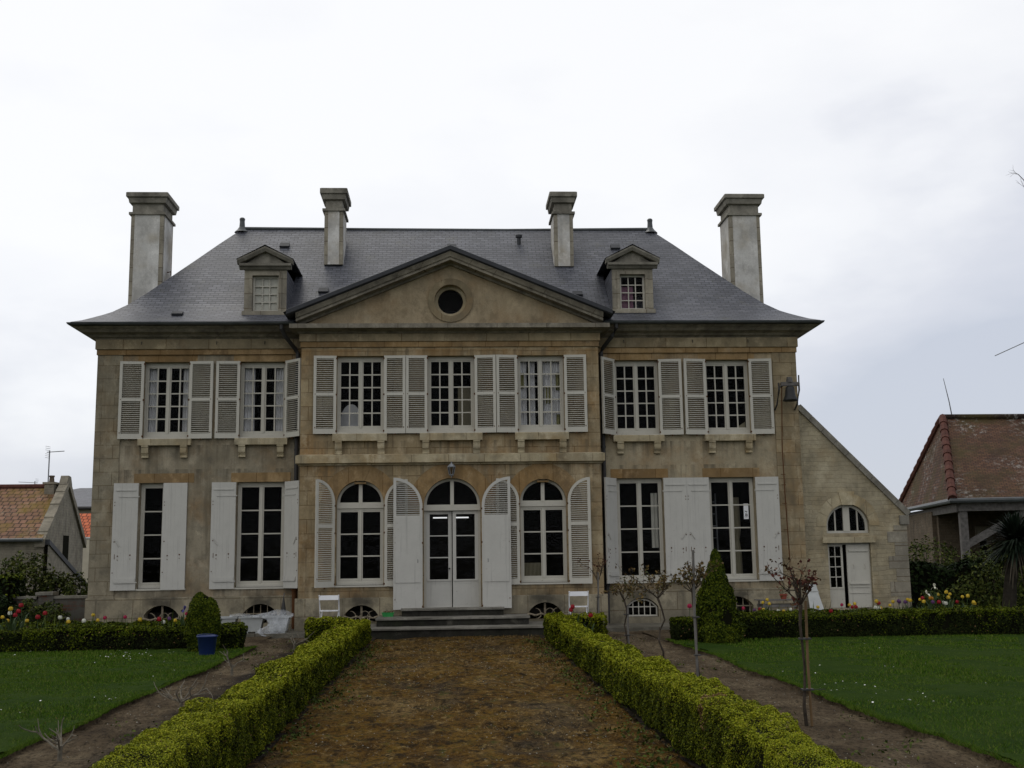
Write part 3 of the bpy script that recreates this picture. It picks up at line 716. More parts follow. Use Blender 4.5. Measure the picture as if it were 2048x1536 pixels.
rf = mb.build('roof', 'slate', H)
mb = MB(); mb.box(EX0+.02, EX1-.02, EY0+.02, EY0+.5, 6.83, 6.872); mb.build('eaves_board', 'lead', H)
# zinc ridge roll and end finials
mb = MB(); mb.tube([(RX0, RY, 10.16), (-2, RY, 10.135), (1.5, RY, 10.12), (RX1, RY, 10.16)], .05, 8); mb.build('ridge_roll', 'zinc', rf)
for x, s in ((RX0, -1), (RX1, 1)):
    mb = MB(); mb.lathe([(.20, -.10), (.13, -.03), (.075, .05), (.065, .20), (.075, .27), (.05, .30)], (x, RY, 10.15), 10)
    mb.build('ridge_finial', 'zinc', rf, smooth=False)
# pavilion roof running back into the main roof
mb = MB()
for s in (-1, 1):
    L = math.hypot(3.69, 8.525-6.985)
    p = [(s*3.69+.01, -.37, 6.985), (s*3.69+.01, 2.9, 6.985), (.01, 2.9, 8.525), (.01, -.37, 8.525)]
    if s < 0: pass
    mb.face(p if s > 0 else p[::-1], ([(c[1], 0 if i < 2 else L) for i, c in enumerate(p)] if s > 0 else [(c[1], 0 if i < 2 else L) for i, c in enumerate(p)][::-1]))
mb.build('pavilion_roof', 'slate', H)
# roof vents: small raised slates
for x, Y in ((-4.2, 3.24), (.05, 3.2), (4.27, 3.19), (-3.03, 1.70), (3.08, 1.58), (-6.23, .72)):
    mb = MB(); z = roofz(Y); sl = math.atan2(roofz(Y+.1)-roofz(Y-.1), .2)
    d = Vector((0, cos(sl), sin(sl))); n = Vector((0, -sin(sl), cos(sl)))
    mb.obox(Vector((x, Y, z))+n*.035, (.12, 0, 0), d*.085, n*.028); mb.build('roof_vent', 'lead', rf)
mb = MB(); mb.lathe([(.05, -.2), (.05, .10), (.085, .11), (.085, .17), (.03, .20)], (1.79, 3.34, roofz(3.34)+.06), 10); mb.build('vent_pipe', 'lead', rf)

# --- chimneys
def chimney(x0, x1, y0, y1, zb, zc, ztop, capo):
    mb = MB(); mb.box(x0+.09, x1-.09, y0-.008, y0+.03, zb, zc-.42); mb.box(x0-.008, x0+.03, y0+.09, y1-.09, zb, zc-.42); mb.box(x1-.03, x1+.008, y0+.09, y1-.09, zb, zc-.42)
    c = mb.build('chimney', 'chimney', H)
    mb = MB(); mb.box(x0, x1, y0, y1, zb, zc-.42); mb.build('quoins', 'chimney_stone', c)
    mb = MB(); o = capo
    mb.box(x0-.05, x1+.05, y0-.05, y1+.05, zc-.42, zc-.36); mb.box(x0+.02, x1-.02, y0+.02, y1-.02, zc-.36, zc-.14)
    rings = [[(x0-q, y0-q, z), (x1+q, y0-q, z), (x1+q, y1+q, z), (x0-q, y1+q, z)] for q, z in ((.0, zc-.14), (.05, zc-.12), (o*.6, zc-.02), (o*.6, zc), (o, zc+.02), (o, ztop-.02), (o-.03, ztop))]
    mb.sweep(rings); mb.build('cap', 'cap', c)
    mb = MB(); mb.box(x0+.12, x1-.12, y0+.15, y1-.15, ztop, ztop+.015); mb.build('flue', 'hedge_core', c)
chimney(-7.84, -7.05, 2.4, 3.35, 6.9, 10.48, 10.62, .115)
chimney(7.08, 7.87, 2.4, 3.35, 6.9, 10.50, 10.63, .115)
chimney(-3.12, -2.66, 2.50, 3.42, 8.83, 10.62, 10.78, .11)
chimney(2.63, 3.11, 2.48, 3.40, 8.78, 10.55, 10.70, .11)
mb = MB(); mb.tube([(-7.03, 2.8, 8.7), (-6.93, 2.8, 8.72), (-6.92, 2.75, 8.62)], .012); mb.build('chimney_hook', 'rust', H)

# --- dormers
def dormer(cx, Y, zb, curtain):
    hw = .485; z1 = zb+1.02; za = zb+1.56
    mb = MB(); wall_holes(mb, rect(cx-hw, cx+hw, zb, z1), [rect(cx-.30, cx+.30, zb+.04, zb+.89)], Y, .14)
    d = mb.build('dormer', 'chimney_stone', H)
    mb = MB(); mb.band(rect(cx-.37, cx+.37, zb+.045, zb+.96), rect(cx-.302, cx+.302, zb+.047, zb+.888), Y-.03, Y); mb.box(cx-hw-.04, cx+hw+.04, Y-.05, Y+.05, zb-.05, zb+.043)
    mb.build('surround', 'chimney_stone', d)
    mb = MB()
    for a, b in ((cx-hw, cx-hw+.02), (cx+hw-.02, cx+hw)):
        for (x) in (a, b):
            v = [(x, Y+.002, zb-.05), (x, Y+1.9, zb+1.3), (x, Y+1.9, z1), (x, Y+.002, z1)]; mb.face(v, [(p[1], p[2]) for p in v])
    mb.build('cheek', 'slate', d)
    # pediment
    mb = MB(); mb.sweep([[(xx, Y-p, z) for p, z in ((0, z1), (.05, z1), (.10, z1+.06), (.15, z1+.07), (.15, z1+.13), (0, z1+.14))] for xx in (cx-hw-.11, cx+hw+.11)])
    mb.prism([(cx-hw, Y-.02, z1+.13), (cx+hw, Y-.02, z1+.13), (cx, Y-.02, za-.09)], (0, .1, 0))
    rings = [[(x, Y-p, z+q) for p, q in ((0, -.02), (.13, -.02), (.17, .05), (.17, .09), (0, .1))] for x, z in ((cx-hw-.15, z1+.13), (cx, za-.1), (cx+hw+.15, z1+.13))]
    mb.sweep(rings); mb.build('pediment', 'cap', d, fix=True)
    mb = MB()
    for s in (-1, 1):
        p = [(cx+s*(hw+.17), Y-.18, z1+.22), (cx+s*(hw+.17), Y+2.2, z1+.22), (cx, Y+2.2, za+.02), (cx, Y-.18, za+.02)]
        mb.face(p, [(c[1], 0 if i < 2 else .7) for i, c in enumerate(p)])
    mb.build('dormer_roof', 'slate', d)
    # window
    mb = MB(); y = Y+.09; x0, x1, za_, zb_ = cx-.298, cx+.298, zb+.045, zb+.885
    fr = .045; mb.band(rect(x0, x1, za_, zb_), rect(x0+fr, x1-fr, za_+fr, zb_-fr*(.9)), y, y+.04)
    for k in range(1, 3): xx = x0+fr+(x1-x0-2*fr)*k/3; mb.box(xx-.011, xx+.011, y+.004, y+.035, za_+fr, zb_-fr*.9)
    for k in range(1, 4): zz = za_+fr+(zb_-za_-2*fr)*k/4; mb.box(x0+fr, x1-fr, y+.006, y+.033, zz-.011, zz+.011)
    wnd = mb.build('window', 'sash', d)
    MBp = MB(); MBp.face([(x0+.02, y+.02, za_+.02), (x1-.02, y+.02, za_+.02), (x1-.02, y+.02, zb_-.02), (x0+.02, y+.02, zb_-.02)]); MBp.build('pane', 'glass', d)
    if curtain == 'blind':
        mb = MB(); mb.box(x0+.03, x1-.03, y+.05, y+.055, za_, zb_); mb.build('blind', 'blind', d)
    else:
        mb = MB(); mb.box(x0+.03, x0+.33, y+.08, y+.09, za_, zb_-.26); mb.build('curtain', 'pinkcloth', d)
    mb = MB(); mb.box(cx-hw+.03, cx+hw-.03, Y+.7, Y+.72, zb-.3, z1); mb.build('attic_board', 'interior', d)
dormer(-4.255, .75, 7.21, 'blind'); dormer(4.295, .80, 7.25, 'pink')

# --- sash windows
def sash(cx, y, hw, z0, z1, cols, rows, fr=.05, mul=.048, parent=H, bottom=.10, mat='sash', arch=None, topfr=None):
    """casement pair: outer frame, meeting stile, glazing bars; cols per leaf"""
    mb = MB(); x0, x1 = cx-hw, cx+hw; tf = topfr or fr
    mb.band(rect(x0, x1, z0, z1), rect(x0+fr, x1-fr, z0+bottom, z1-tf), y, y+.07)
    mb.box(cx-mul/2, cx+mul/2, y-.012, y+.06, z0+bottom, z1-tf)
    zi0, zi1 = z0+bottom, z1-tf
    for a, b in ((x0+fr, cx-mul/2), (cx+mul/2, x1-fr)):
        # leaf frame
        mb.band(rect(a+.002, b-.002, zi0+.002, zi1-.002), rect(a+.030, b-.030, zi0+.045, zi1-.030), y+.008, y+.055)
        for k in range(1, cols): xx = a+.030+(b-a-.060)*k/cols; mb.box(xx-.014, xx+.014, y+.014, y+.05, zi0+.045, zi1-.030)
        for k in range(1, rows): zz = zi0+.045+(zi1-zi0-.075)*k/rows; mb.box(a+.030, b-.030, y+.017, y+.047, zz-.014, zz+.014)
    mb.box(x0+.01, x1-.01, y-.045, y+.0, z0+.005, z0+.055)      # weather bar
    w_ = mb.build('window', mat, parent)
    mp_ = MB(); mp_.face([(x0+.03, y+.034, z0+.05), (x1-.03, y+.034, z0+.05), (x1-.03, y+.034, z1-.03), (x0+.03, y+.034, z1-.03)]); mp_.build('pane', 'glass', w_)
    return w_
def curtain(par, x0, x1, y, z0, z1, mat='curtain', folds=4, amp=.014, name='curtain', taper=0):
    mb = MB(); n = folds*8; top = [(x0+(x1-x0)*k/n, y+amp*sin(2*pi*folds*k/n), z1) for k in range(n+1)]
    bot = [(x0+(x1-x0)*k/n*(1-taper) , y+amp*1.2*sin(2*pi*folds*k/n+.12), z0) for k in range(n+1)]
    for k in range(n): mb.face([bot[k], bot[k+1], top[k+1], top[k]])
    mb.build(name, mat, par, smooth=True)
def sill(par, cx, hw, y, z0, z1, out_, mat='pale', corb=None, cz=.27):
    mb = MB(); mb.sweep([[(x, y+.02, z0), (x, y-out_, z0), (x, y-out_, z1-.012), (x, y-out_+.012, z1), (x, y+.02, z1)] for x in (cx-hw, cx+hw)]); mb.build('sill', mat, par)
    if corb:
        for xc in (cx-corb, cx+corb):
            mb = MB(); pr = [(0, 0), (out_*.98, 0), (out_*.98, -.035), (out_*.84, -.04), (out_*.86, -.075)] + [(out_*(.62+.24*cos(a)), -.105-.06*sin(a)-.045*k/6) for k, a in enumerate(np.linspace(-.3, 1.7, 7))] + [(out_*.52, -cz+.035), (out_*.60, -cz+.028), (out_*.60, -cz), (0, -cz)]
            mb.prism([(xc-.075, y-p, z0-.003+q) for p, q in pr], (.15, 0, 0)); mb.build('corbel', mat, par, fix=True)

for i, c in enumerate(COLS):             # wings, upper floor
    w_ = sash(c, WY+.13, .523, ZU0+.002, ZU1-.002, 2, 5, topfr=.09)
    sill(w_, c, .585, WY, 4.15, 4.295, .13, 'pale', .425)
    mb = MB(); mb.box(c-.53, c+.53, WY-.03, WY+.12, 4.297, 4.328); mb.build('sill_board', 'sash', w_)
    if i == 0: curtain(w_, c-.48, c-.27, WY+.26, ZU0+.05, ZU1-.1, folds=4); curtain(w_, c+.30, c+.48, WY+.26, ZU0+.05, ZU1-.1, folds=3, taper=.0)
    if i == 1: curtain(w_, c-.48, c-.22, WY+.26, ZU0+.05, ZU1-.1, folds=4); curtain(w_, c+.26, c+.48, WY+.26, ZU0+.05, ZU1-.1, folds=4)
    if i == 3:
        mb = MB(); mb.prism([(c+.08, WY+.30, ZU0+.05), (c+.46, WY+.30, ZU0+.05), (c+.46, WY+.30, ZU0+.30)], (0, .01, 0)); mb.build('curtain', 'buff', w_)
for i, c in enumerate(COLS):             # wings, ground floor
    w_ = sash(c, WY+.13, .523, 1.002, 3.318, 1, 4, topfr=.075, bottom=.09)
    mb = MB(); mb.box(c-.54, c+.54, WY-.035, WY+.125, .965, 1.0); mb.build('sill', 'sash', w_)
    if i == 2: curtain(w_, c+.32, c+.48, WY+.45, 1.75, 3.0, 'blind', 2, .01)
    if i == 3:
        mb = MB(); mb.lathe([(.11, 0), (.10, .7), (.06, 1.0), (.10, 1.25), (.085, 2.0)], (c+.30, WY+.9, .9), 10); mb.build('plaster_column', 'buff', w_)
        mb = MB()
        for xx in (-.40, -.20): mb.tube([(c+xx, WY+.7, 1.0), (c+xx+.02, WY+.9, 3.0)], .018)
        for k in range(6): mb.tube([(c-.40, WY+.74+k*.03, 1.4+k*.28), (c-.20, WY+.74+k*.03, 1.4+k*.28)], .012)
        mb.build('step_ladder', 'galv', w_)
for i, (c, hwS) in enumerate(zip(PCOL, (.595, .69, .595))):   # pavilion, upper floor
    w_ = sash(c, .13, .523, 4.362, 6.063, 2, 5, topfr=.085)
    sill(w_, c, hwS, 0, 4.15, 4.31, .14, 'pale', hwS-.13, .29)
    mb = MB(); mb.box(c-.53, c+.53, -.03, .12, 4.312, 4.358); mb.build('sill_board', 'sash', w_)
    if i == 0:
        mb = MB(); rs = [(c-.24+.24*cos(a), .45, 4.62+.42*sin(a)) for a in np.linspace(0, pi, 14)]; mb.prism(rs+[(c-.48, .45, 4.42), (c, .45, 4.42)], (0, .03, 0)); mb.build('chair_back', 'curtain', w_)
    if i == 1: curtain(w_, c+.16, c+.50, .75, 4.40, 5.45, 'buff', 1, .006, 'panel')
    if i == 2:
        curtain(w_, c-.48, c-.30, .26, 4.40, 6.0, folds=3); curtain(w_, c-.24, c-.11, .27, 4.40, 6.0, folds=3); curtain(w_, c+.08, c+.48, .26, 4.40, 6.0, folds=7)
        curtain(w_, c+.10, c+.24, .245, 5.0, 5.4, 'olive', 2); curtain(w_, c+.36, c+.49, .235, 4.4, 4.75, 'olive', 2); curtain(w_, c+.36, c+.48, .235, 5.3, 5.7, 'olive', 2); curtain(w_, c-.48, c-.36, .235, 5.35, 5.7, 'olive', 2)

def lunette(par, cx, hw, zs, y, name='fanlight', mat='sash'):
    mb = MB(); o = arch_outline(cx, hw-.002, zs, zs+.0001, hw-.002, 24)[2:]; fr = .065
    oo = [(cx-hw+.002, zs+.001)] ; ang = [pi*k/24 for k in range(25)]
    O = [(cx+(hw-.002)*cos(a), zs+(hw-.002)*sin(a)) for a in ang]; I = [(cx+(hw-fr)*cos(a), zs+.045+(hw-fr-.04)*sin(a)) for a in ang]
    mb.band(O, I, y, y+.06); mb.box(cx-.04, cx+.04, y-.008, y+.05, zs+.02, zs+hw-.05); mb.box(cx-hw+.003, cx+hw-.003, y-.03, y+.06, zs-.085, zs+.01)
    f = mb.build(name, mat, par, fix=True)
    g = MB(); g.face([(cx+(hw-.03)*cos(a), y+.03, zs+.02+(hw-.04)*sin(a)) for a in ang]); g.build('pane', 'glass', par)
    return f
for cx in (-1.99, 2.03):
    w_ = sash(cx, .13, .513, 1.022, 2.685, 1, 3, bottom=.10)
    lunette(w_, cx, .515, 2.77, .13)
    mb = MB(); mb.box(cx-.54, cx+.54, -.03, .125, .985, 1.02); mb.build('sill', 'sash', w_)
    mb = MB(); mb.box(cx-.13, cx+.13, .02, .12, 3.215, 3.25); mb.build('head_bracket', 'ochre', w_)
    if cx > 0:
        mb = MB()
        for k in range(14): mb.box(cx-.44+k*.03, cx-.42+k*.03, .42, .48, 1.05, 1.45)
        mb.build('radiator', 'buff', w_)
# the garden door
D = sash(.02, .16, .623, 2.60, 2.70, 1, 1, fr=.02, mul=.02, bottom=.02, topfr=.02) if False else None
mb = MB(); x0, x1 = .02-.623, .02+.623; y = .14
mb.band(rect(x0, x1, .502, 2.69), rect(x0+.05, x1-.05, .515, 2.615), y, y+.09)
door = mb.build('garden_door', 'sash', H)
lunette(door, .02, .625, 2.70, .13)
def leaf(hx, s, a, bars):
    """a glazed door leaf hung at hx, reaching s*width; angle a opens it inwards"""
    W_ = .562; mb = MB(); X = lambda u: s*u
    mb.band(rect(0, W_, 0, 2.09), rect(.075, W_-.075, .60, 2.02), 0, .045)
    mb.box(.075, W_-.075, .010, .035, .10, .50); mb.band(rect(.06, W_-.06, .06, .56), rect(.11, W_-.11, .11, .51), -.004, .01)
    mb.box(.02, W_-.02, -.02, .012, .565, .597)
    for k in (1, 2): zz = .60+1.42*k/3; mb.box(.075, W_-.075, .008, .036, zz-.012, zz+.012)
    mb.v = [(s*p[0], p[1], p[2]) for p in mb.v]
    o = mb.build('door_leaf', 'shutter_low', door, fix=True); o.location = (hx, y+.02, .518); o.rotation_euler = (0, 0, a)
    g = MB(); g.face([(s*.07, .022, .59), (s*(W_-.07), .022, .59), (s*(W_-.07), .022, 2.03), (s*.07, .022, 2.03)]); g.build('pane', 'glass', door).parent = door
    door.children[-1].location = o.location; door.children[-1].rotation_euler = o.rotation_euler
    return o
leaf(x0+.052, 1, rad(6), 3); leaf(x1-.052, -1, rad(-0.5), 3)
mb = MB(); mb.lathe([(.012, 0), (.012, .05), (.022, .055), (.022, .075)], (0, 0, 0), 8); mb.v = [(p[0]-.055+.01, -p[2]+.225, p[1]+1.35) for p in mb.v]; mb.build('door_handle', 'iron', door)
mb = MB(); mb.box(-.70, .74, -.10, .20, .49, .505); mb.build('door_sill', 'kerb', door)
for x0_, x1_, zz, yy in ((-.44, -.10, 2.46, 2.6), (.10, .42, 2.46, 2.6), (-.36, -.12, 2.60, 3.0), (.14, .36, 2.60, 3.0)):
    mb = MB(); mb.box(x0_, x1_, yy, yy+.05, zz+.075, zz+.105); mb.build('ceiling_tube_lamp', 'tube', H)

# --- basement openings
def grate(cx, y, kind, zt):
    if kind == 'curl':
        mb = MB(); mb.box(cx-.022, cx+.022, y+.10, y+.13, .245, zt-.02)
        g = mb.build('basement_window', 'paleiron', H)
        mb = MB(); pts = [(cx-.40+.8*k/16, y-.05+.012*sin(k*1.9), .345+.018*sin(k*1.3)) for k in range(17)]; mb.tube(pts, [.022+.006*sin(k*2.3) for k in range(17)], 7)
        for sx, xx in ((-1, -.10), (1, -.02), (-1, .20), (1, .14)):
            for up in (1, -1):
                if up < 0 and abs(xx) > .3: continue
                arc = [(cx+xx+sx*.12*(1-cos(t)), y-.055-.03*sin(t), .345+up*(.135 if up > 0 else .085)*sin(t)) for t in np.linspace(0, 1.6, 7)]
                mb.tube(arc, [.012, .012, .011, .010, .008, .006, .003], 6)
        mb.build('wrought_grille', 'paleiron', g)
    elif kind == 'panes':
        hw = .355; mb = MB(); o = seg(cx, hw, .23, zt-.21, .19); i = seg(cx, hw-.03, .265, zt-.225, .175); mb.band(o, i, y+.09, y+.13)
        for k in range(1, 5): xx = cx-hw+.03+(2*hw-.06)*k/5; mb.box(xx-.010, xx+.010, y+.094, y+.122, .26, zt-.045-abs(xx-cx)*.15)
        mb.box(cx-hw+.02, cx+hw-.02, y+.092, y+.125, .43, .452)
        g = mb.build('basement_window', 'sash', H)
        mb = MB(); mb.face([(cx-hw, y+.11, .24), (cx+hw, y+.11, .24), (cx+hw, y+.11, zt-.15), (cx, y+.11, zt-.02), (cx-hw, y+.11, zt-.15)]); mb.build('pane', 'glass', g)
    else:
        mb = MB()
        for k in range(5): mb.box(cx-.3+k*.15-.008, cx-.3+k*.15+.008, y+.06, y+.08, .23, zt-.03)
        mb.box(cx-.36, cx+.36, y+.055, y+.085, .42, .44); mb.build('basement_window', 'paleiron', H)
grate(-1.95, -.05, 'curl', .60); grate(2.03, -.05, 'curl', .60); grate(-6.34, WY-.05, 'curl', .64); grate(-4.20, WY-.05, 'bars', .64); grate(4.25, WY-.05, 'panes', .64); grate(6.40, WY-.05, 'bars', .64)
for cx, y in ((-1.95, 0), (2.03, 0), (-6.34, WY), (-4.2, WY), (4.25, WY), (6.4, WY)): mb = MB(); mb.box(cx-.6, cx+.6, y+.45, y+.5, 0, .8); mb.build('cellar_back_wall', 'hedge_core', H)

# --- shutters
def louvre_mesh(w_, h, arch=False, solid_to=None):
    """leaf reaching from its hinge (x = 0) to x = w_; arch: quarter-round head, tall at the free edge"""
    st = .062; mb = MB(); t = .040
    if not arch:
        mid = h*.505
        mb.box(0, st, 0, t, 0, h); mb.box(w_-st, w_, 0, t, 0, h)
        for a, b in ((0, .115), (mid-.035, mid+.035), (h-.062, h)): mb.box(st, w_-st, .001, t-.001, a, b)
        spans = [(.115, mid-.035), (mid+.035, h-.062)]
        top = lambda x: h
    else:
        zs = h-w_
        prev = None; n = 16
        O = [(w_-w_*cos(a), zs+w_*sin(a)) for a in np.linspace(0, pi/2, n+1)]
        I = [(w_-(w_-st)*cos(a), zs+(w_-st)*sin(a)) for a in np.linspace(0, pi/2, n+1)]
        I = [(min(x, w_-st), z) for x, z in I]
        for k in range(n):
            mb.prism([(O[k][0], 0, O[k][1]), (O[k+1][0], 0, O[k+1][1]), (I[k+1][0], 0, I[k+1][1]), (I[k][0], 0, I[k][1])], (0, t, 0))
        mb.box(0, st, 0, t, 0, zs); mb.box(w_-st, w_, .0005, t-.0005, 0, h-.01)
        if solid_to is None:
            mid = h*.565; rails = ((0, .13), (mid-.04, mid+.04)); spans = [(.13, mid-.04), (mid+.04, h-.05)]
        else:
            rails = ((0, .02),); spans = [(solid_to, h-.05)]
            mb.box(st, w_-st, .002, t-.002, .02, solid_to); mb.box(st*.7, w_-st*.7, -.012, .0, .57, solid_to-.02)
        for a, b in rails: mb.box(st, w_-st, .001, t-.001, a, b)
    pitch = .046
    for a, b in spans:
        k = max(1, int(round((b-a)/pitch))); p = (b-a)/k
        for i in range(k):
            z = a+p*(i+.5); xl = st-.004; xr = w_-st+.004
            if arch and z > h-w_:
                dz = (z-(h-w_))/(w_-st)
                if dz > .97: continue
                xl = max(xl, w_-(w_-st)*math.sqrt(max(0, 1-dz*dz))-.004)
                if xr-xl < .02: continue
            mb.obox(((xl+xr)/2, .021, z), ((xr-xl)/2, 0, 0), (0, .0175, .0080), (0, -.0016, .0030))
    # hinge pins and hold-back dots
    mb.cur = 1
    for z in (.06, h*.5, h-.06-(w_ if arch else 0)): mb.box(-.018, .012, -.004, .02, z-.02, z+.02)
    mb.box(w_-.045, w_-.03, -.005, 0, h*.07, h*.07+.03); mb.box(w_-.045, w_-.033, -.005, 0, h*.5, h*.5+.02)
    mb.box(w_*.5, w_*.5+.02, -.012, .02, -.035, .0)
    return mb
def solid_mesh(w_, h, rs, back=False):
    mb = MB(); t = .036; n = 4
    for k in range(n):
        a = w_*k/n; b = w_*(k+1)/n; mb.box(a+.0006, b-.0006, rs.uniform(0, .0012), t, 0, h)
    if not back:
        mb.box(.02, w_-.07, -.020, -.0015, .18, .255); mb.box(.05, w_-.05, -.016, -.0015, h-.17, h-.145)
        mb.box(-.03, w_*.78, -.011, -.0016, h-.31, h-.285); mb.box(-.03, w_*.85, -.024, -.0205, .155, .178)
    mb.cur = 1
    for u, z, q in ((.75, .74, .012), (.75, .66, .008), (.25, .76, .013), (.25, .68, .007), (.93, h*.82, .008), (.93, h*.79, .008), (.93, .38, .009), (.9, h*.45, .01)):
        mb.box(w_*u-q, w_*u+q, -.006, 0, z-q, z+q*1.3)
    if not back:
        mb.cur = 0
        a = Vector((w_*.88, -.012, h*.475)); b = Vector((w_*.70, -.012, h*.41)); mb.tube([a, b], .009, 5)
        mb.cur = 1; mb.box(w_*.86, w_*.88, -.004, 0, h*.29, h*.335)
    return mb
SHM = {}
def shutter(key, maker, mats, x, y, z, s, a, label=None):
    """hang a copy of the leaf at hinge x; s = -1 reaches left, +1 right; a = degrees swung out from the wall"""
    k = (key, s)
    if k not in SHM:
        mb = maker()
        if s < 0: mb.v = [(-p[0], p[1], p[2]) for p in mb.v]; mb.f = [tuple(reversed(f)) for f in mb.f]
        o = mb.build('shutter', mats, H, fix=False); SHM[k] = o
    else:
        o = SHM[k].copy(); COL.objects.link(o); o.parent = H
    o.location = (x, y-.036, z); o.rotation_euler = (0, 0, rad(a) if s < 0 else -rad(a))
    if label: o['label'] = label
    return o
R7 = random.Random(4)
lw = lambda w_, h: (lambda: louvre_mesh(w_, h))
MS = ['shutter', 'rust']; ML = ['shutter_low', 'rust']
yU = WY-.03
for i, c in enumerate(COLS):
    aL, aR = [(5, 3), (3, 44), (50, 6), (9, 4)][i]
    shutter('wu', lw(.53, 1.755), MS, c-.505, yU, 4.30, -1, aL); shutter('wu', lw(.53, 1.755), MS, c+.505, yU, 4.30, 1, aR)
for i, c in enumerate(PCOL):
    wl = .50 if i == 0 else .475; wr = .50 if i == 2 else .475
    aL, aR = [(3, 2), (2, 6), (7, 4)][i]
    shutter('pu%.3f' % wl, lw(wl, 1.745), MS, c-.525, -.03, 4.315, -1, aL); shutter('pu%.3f' % wr, lw(wr, 1.745), MS, c+.525, -.03, 4.315, 1, aR)
for i, c in enumerate(COLS):
    aL, aR = [(6, 0), (4, 46), (54, 3), (2, 4)][i]
    sm = lambda: solid_mesh(.53, 2.34, R7); 
    shutter('wl', sm, ML, c-.535, yU, .975, -1, aL)
    if i == 0: shutter('wlb', lambda: solid_mesh(.525, 2.34, R7, True), ML, c+.525, yU+.02, .975, -1, 0, 'plain white shutter leaf closed over half of its window')
    else: shutter('wl', sm, ML, c+.535, yU, .975, 1, aR)
for cx, (aL, aR) in ((-1.99, (44, 1)), (2.03, (1, 18))):
    am = lambda: louvre_mesh(.505, 2.31, True)
    shutter('ar', am, MS, cx-.535, -.03, .99, -1, aL); shutter('ar', am, MS, cx+.535, -.03, .99, 1, aR)
dm = lambda: louvre_mesh(.63, 2.835, True, 2.01)
shutter('dr', dm, ML, .02-.645, -.12, .495, -1, 2, 'tall white door shutter with louvred head'); shutter('dr', dm, ML, .02+.645, -.12, .495, 1, 2, 'tall white door shutter with louvred head')
for x in (-1.16, -.74, .78, 1.22):
    mb = MB(); mb.tube([(x, -.155, 1.58), (x+.015, -.175, 1.55), (x+.015, -.175, 1.49), (x, -.155, 1.46)], .007, 5); mb.build('shutter_hook', 'galv', H)

# --- steps
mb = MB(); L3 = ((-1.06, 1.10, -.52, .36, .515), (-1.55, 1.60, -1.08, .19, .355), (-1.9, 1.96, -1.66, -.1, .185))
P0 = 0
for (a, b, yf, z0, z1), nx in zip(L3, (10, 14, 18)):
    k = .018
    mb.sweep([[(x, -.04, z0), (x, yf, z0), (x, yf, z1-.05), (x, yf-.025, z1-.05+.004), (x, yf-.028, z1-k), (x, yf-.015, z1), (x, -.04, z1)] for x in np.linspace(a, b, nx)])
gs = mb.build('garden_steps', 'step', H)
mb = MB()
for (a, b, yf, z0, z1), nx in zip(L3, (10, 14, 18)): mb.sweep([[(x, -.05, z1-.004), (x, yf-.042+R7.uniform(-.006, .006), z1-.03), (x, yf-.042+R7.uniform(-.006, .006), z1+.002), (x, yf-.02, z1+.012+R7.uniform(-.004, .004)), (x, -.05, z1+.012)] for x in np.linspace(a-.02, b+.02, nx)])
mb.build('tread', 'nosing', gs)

# --- rain pipes from the gutter ends down the re-entrant corners
for s in (-1, 1):
    x = s*3.45+(.01 if s > 0 else 0); xg = s*3.78
    mb = MB(); mb.tube([(xg, .13, 6.82), (xg, .12, 6.72), (s*3.70, .22, 6.55), (s*3.50, .44, 6.30), (x, .47, 6.20), (x, .47, 3.4), (x, .47, .95)], .048, 10)
    for z in (5.2, 4.0, 2.6, 1.4): mb.lathe([(.058, 0), (.058, .05)], (x, .47, z), 10)
    p = mb.build('downpipe', 'iron', H)
    mb = MB(); mb.lathe([(.05, .1), (.055, .90), (.07, .91), (.07, .97), (.05, .98)], (x, .47, 0), 10); mb.build('pipe_foot', 'rust' if s < 0 else 'iron', p)
for x in (-6.95, -5.28, -4.2, 4.0, 5.6, 6.9):
    mb = MB(); mb.tube([(x, WY-.075, 6.50), (x, WY-.13, 6.49), (x, WY-.14, 6.43)], .010, 5); mb.build('cornice_hook', 'iron', H)

# --- lantern over the door
t = thing('wall_lantern', 'small grey lantern fixed on the string course above the garden door', 'lantern', (.01, -.16, 3.36))
mb = MB(); mb.lathe([(.035, .0), (.05, .015), (.052, .03)], n=6); mb.lathe([(.085, .185), (.09, .20), (.05, .245), (.02, .265), (.012, .295), (.018, .31)], n=6)
for k in range(6): a = k*pi/3; mb.tube([(.05*cos(a), .05*sin(a), .03), (.082*cos(a), .082*sin(a), .19)], .006, 4)
mb.build('frame', 'lanternmetal', t)
mb = MB(); mb.lathe([(.045, .03), (.077, .187)], n=6, cap=False); mb.build('glazing', 'lanternglass', t)
mb = MB(); mb.tube([(0, 0, .0), (0, .0, -.03), (0, .06, -.04), (0, .16, .02)], .010, 6); mb.build('bracket', 'lanternmetal', t)

# --- outdoor bell and its pull
t = thing('outdoor_bell', 'dark bell on iron brackets high on the right corner of the house', 'bell', (7.77, WY-.03, 5.22))
t.scale = (1.2, 1.2, 1.2)
mb = MB(); mb.lathe([(.14, -.16), (.135, -.13), (.10, -.06), (.088, .04), (.08, .10), (.04, .135)], (0, -.24, 0), 16); mb.build('bell', 'bronze', t, smooth=True)
mb = MB(); mb.box(-.17, .17, -.28, -.20, .13, .20); mb.lathe([(.07, .20), (.05, .30)], (0, -.24, 0), 8); mb.build('yoke', 'wood', t)
for x in (-.24, .15):
    mb = MB(); mb.tube([(x, 0, -.30), (x+.01, -.12, -.22), (x+.03, -.24, .05), (x+.03, -.24, .19)], .018, 6)
    mb.tube([(x+.03, -.24, .10), (-.05, -.24, .165)] if x < 0 else [(x+.03, -.24, .10), (.19, -.22, .34)], .014, 6); mb.build('bracket', 'iron', t)
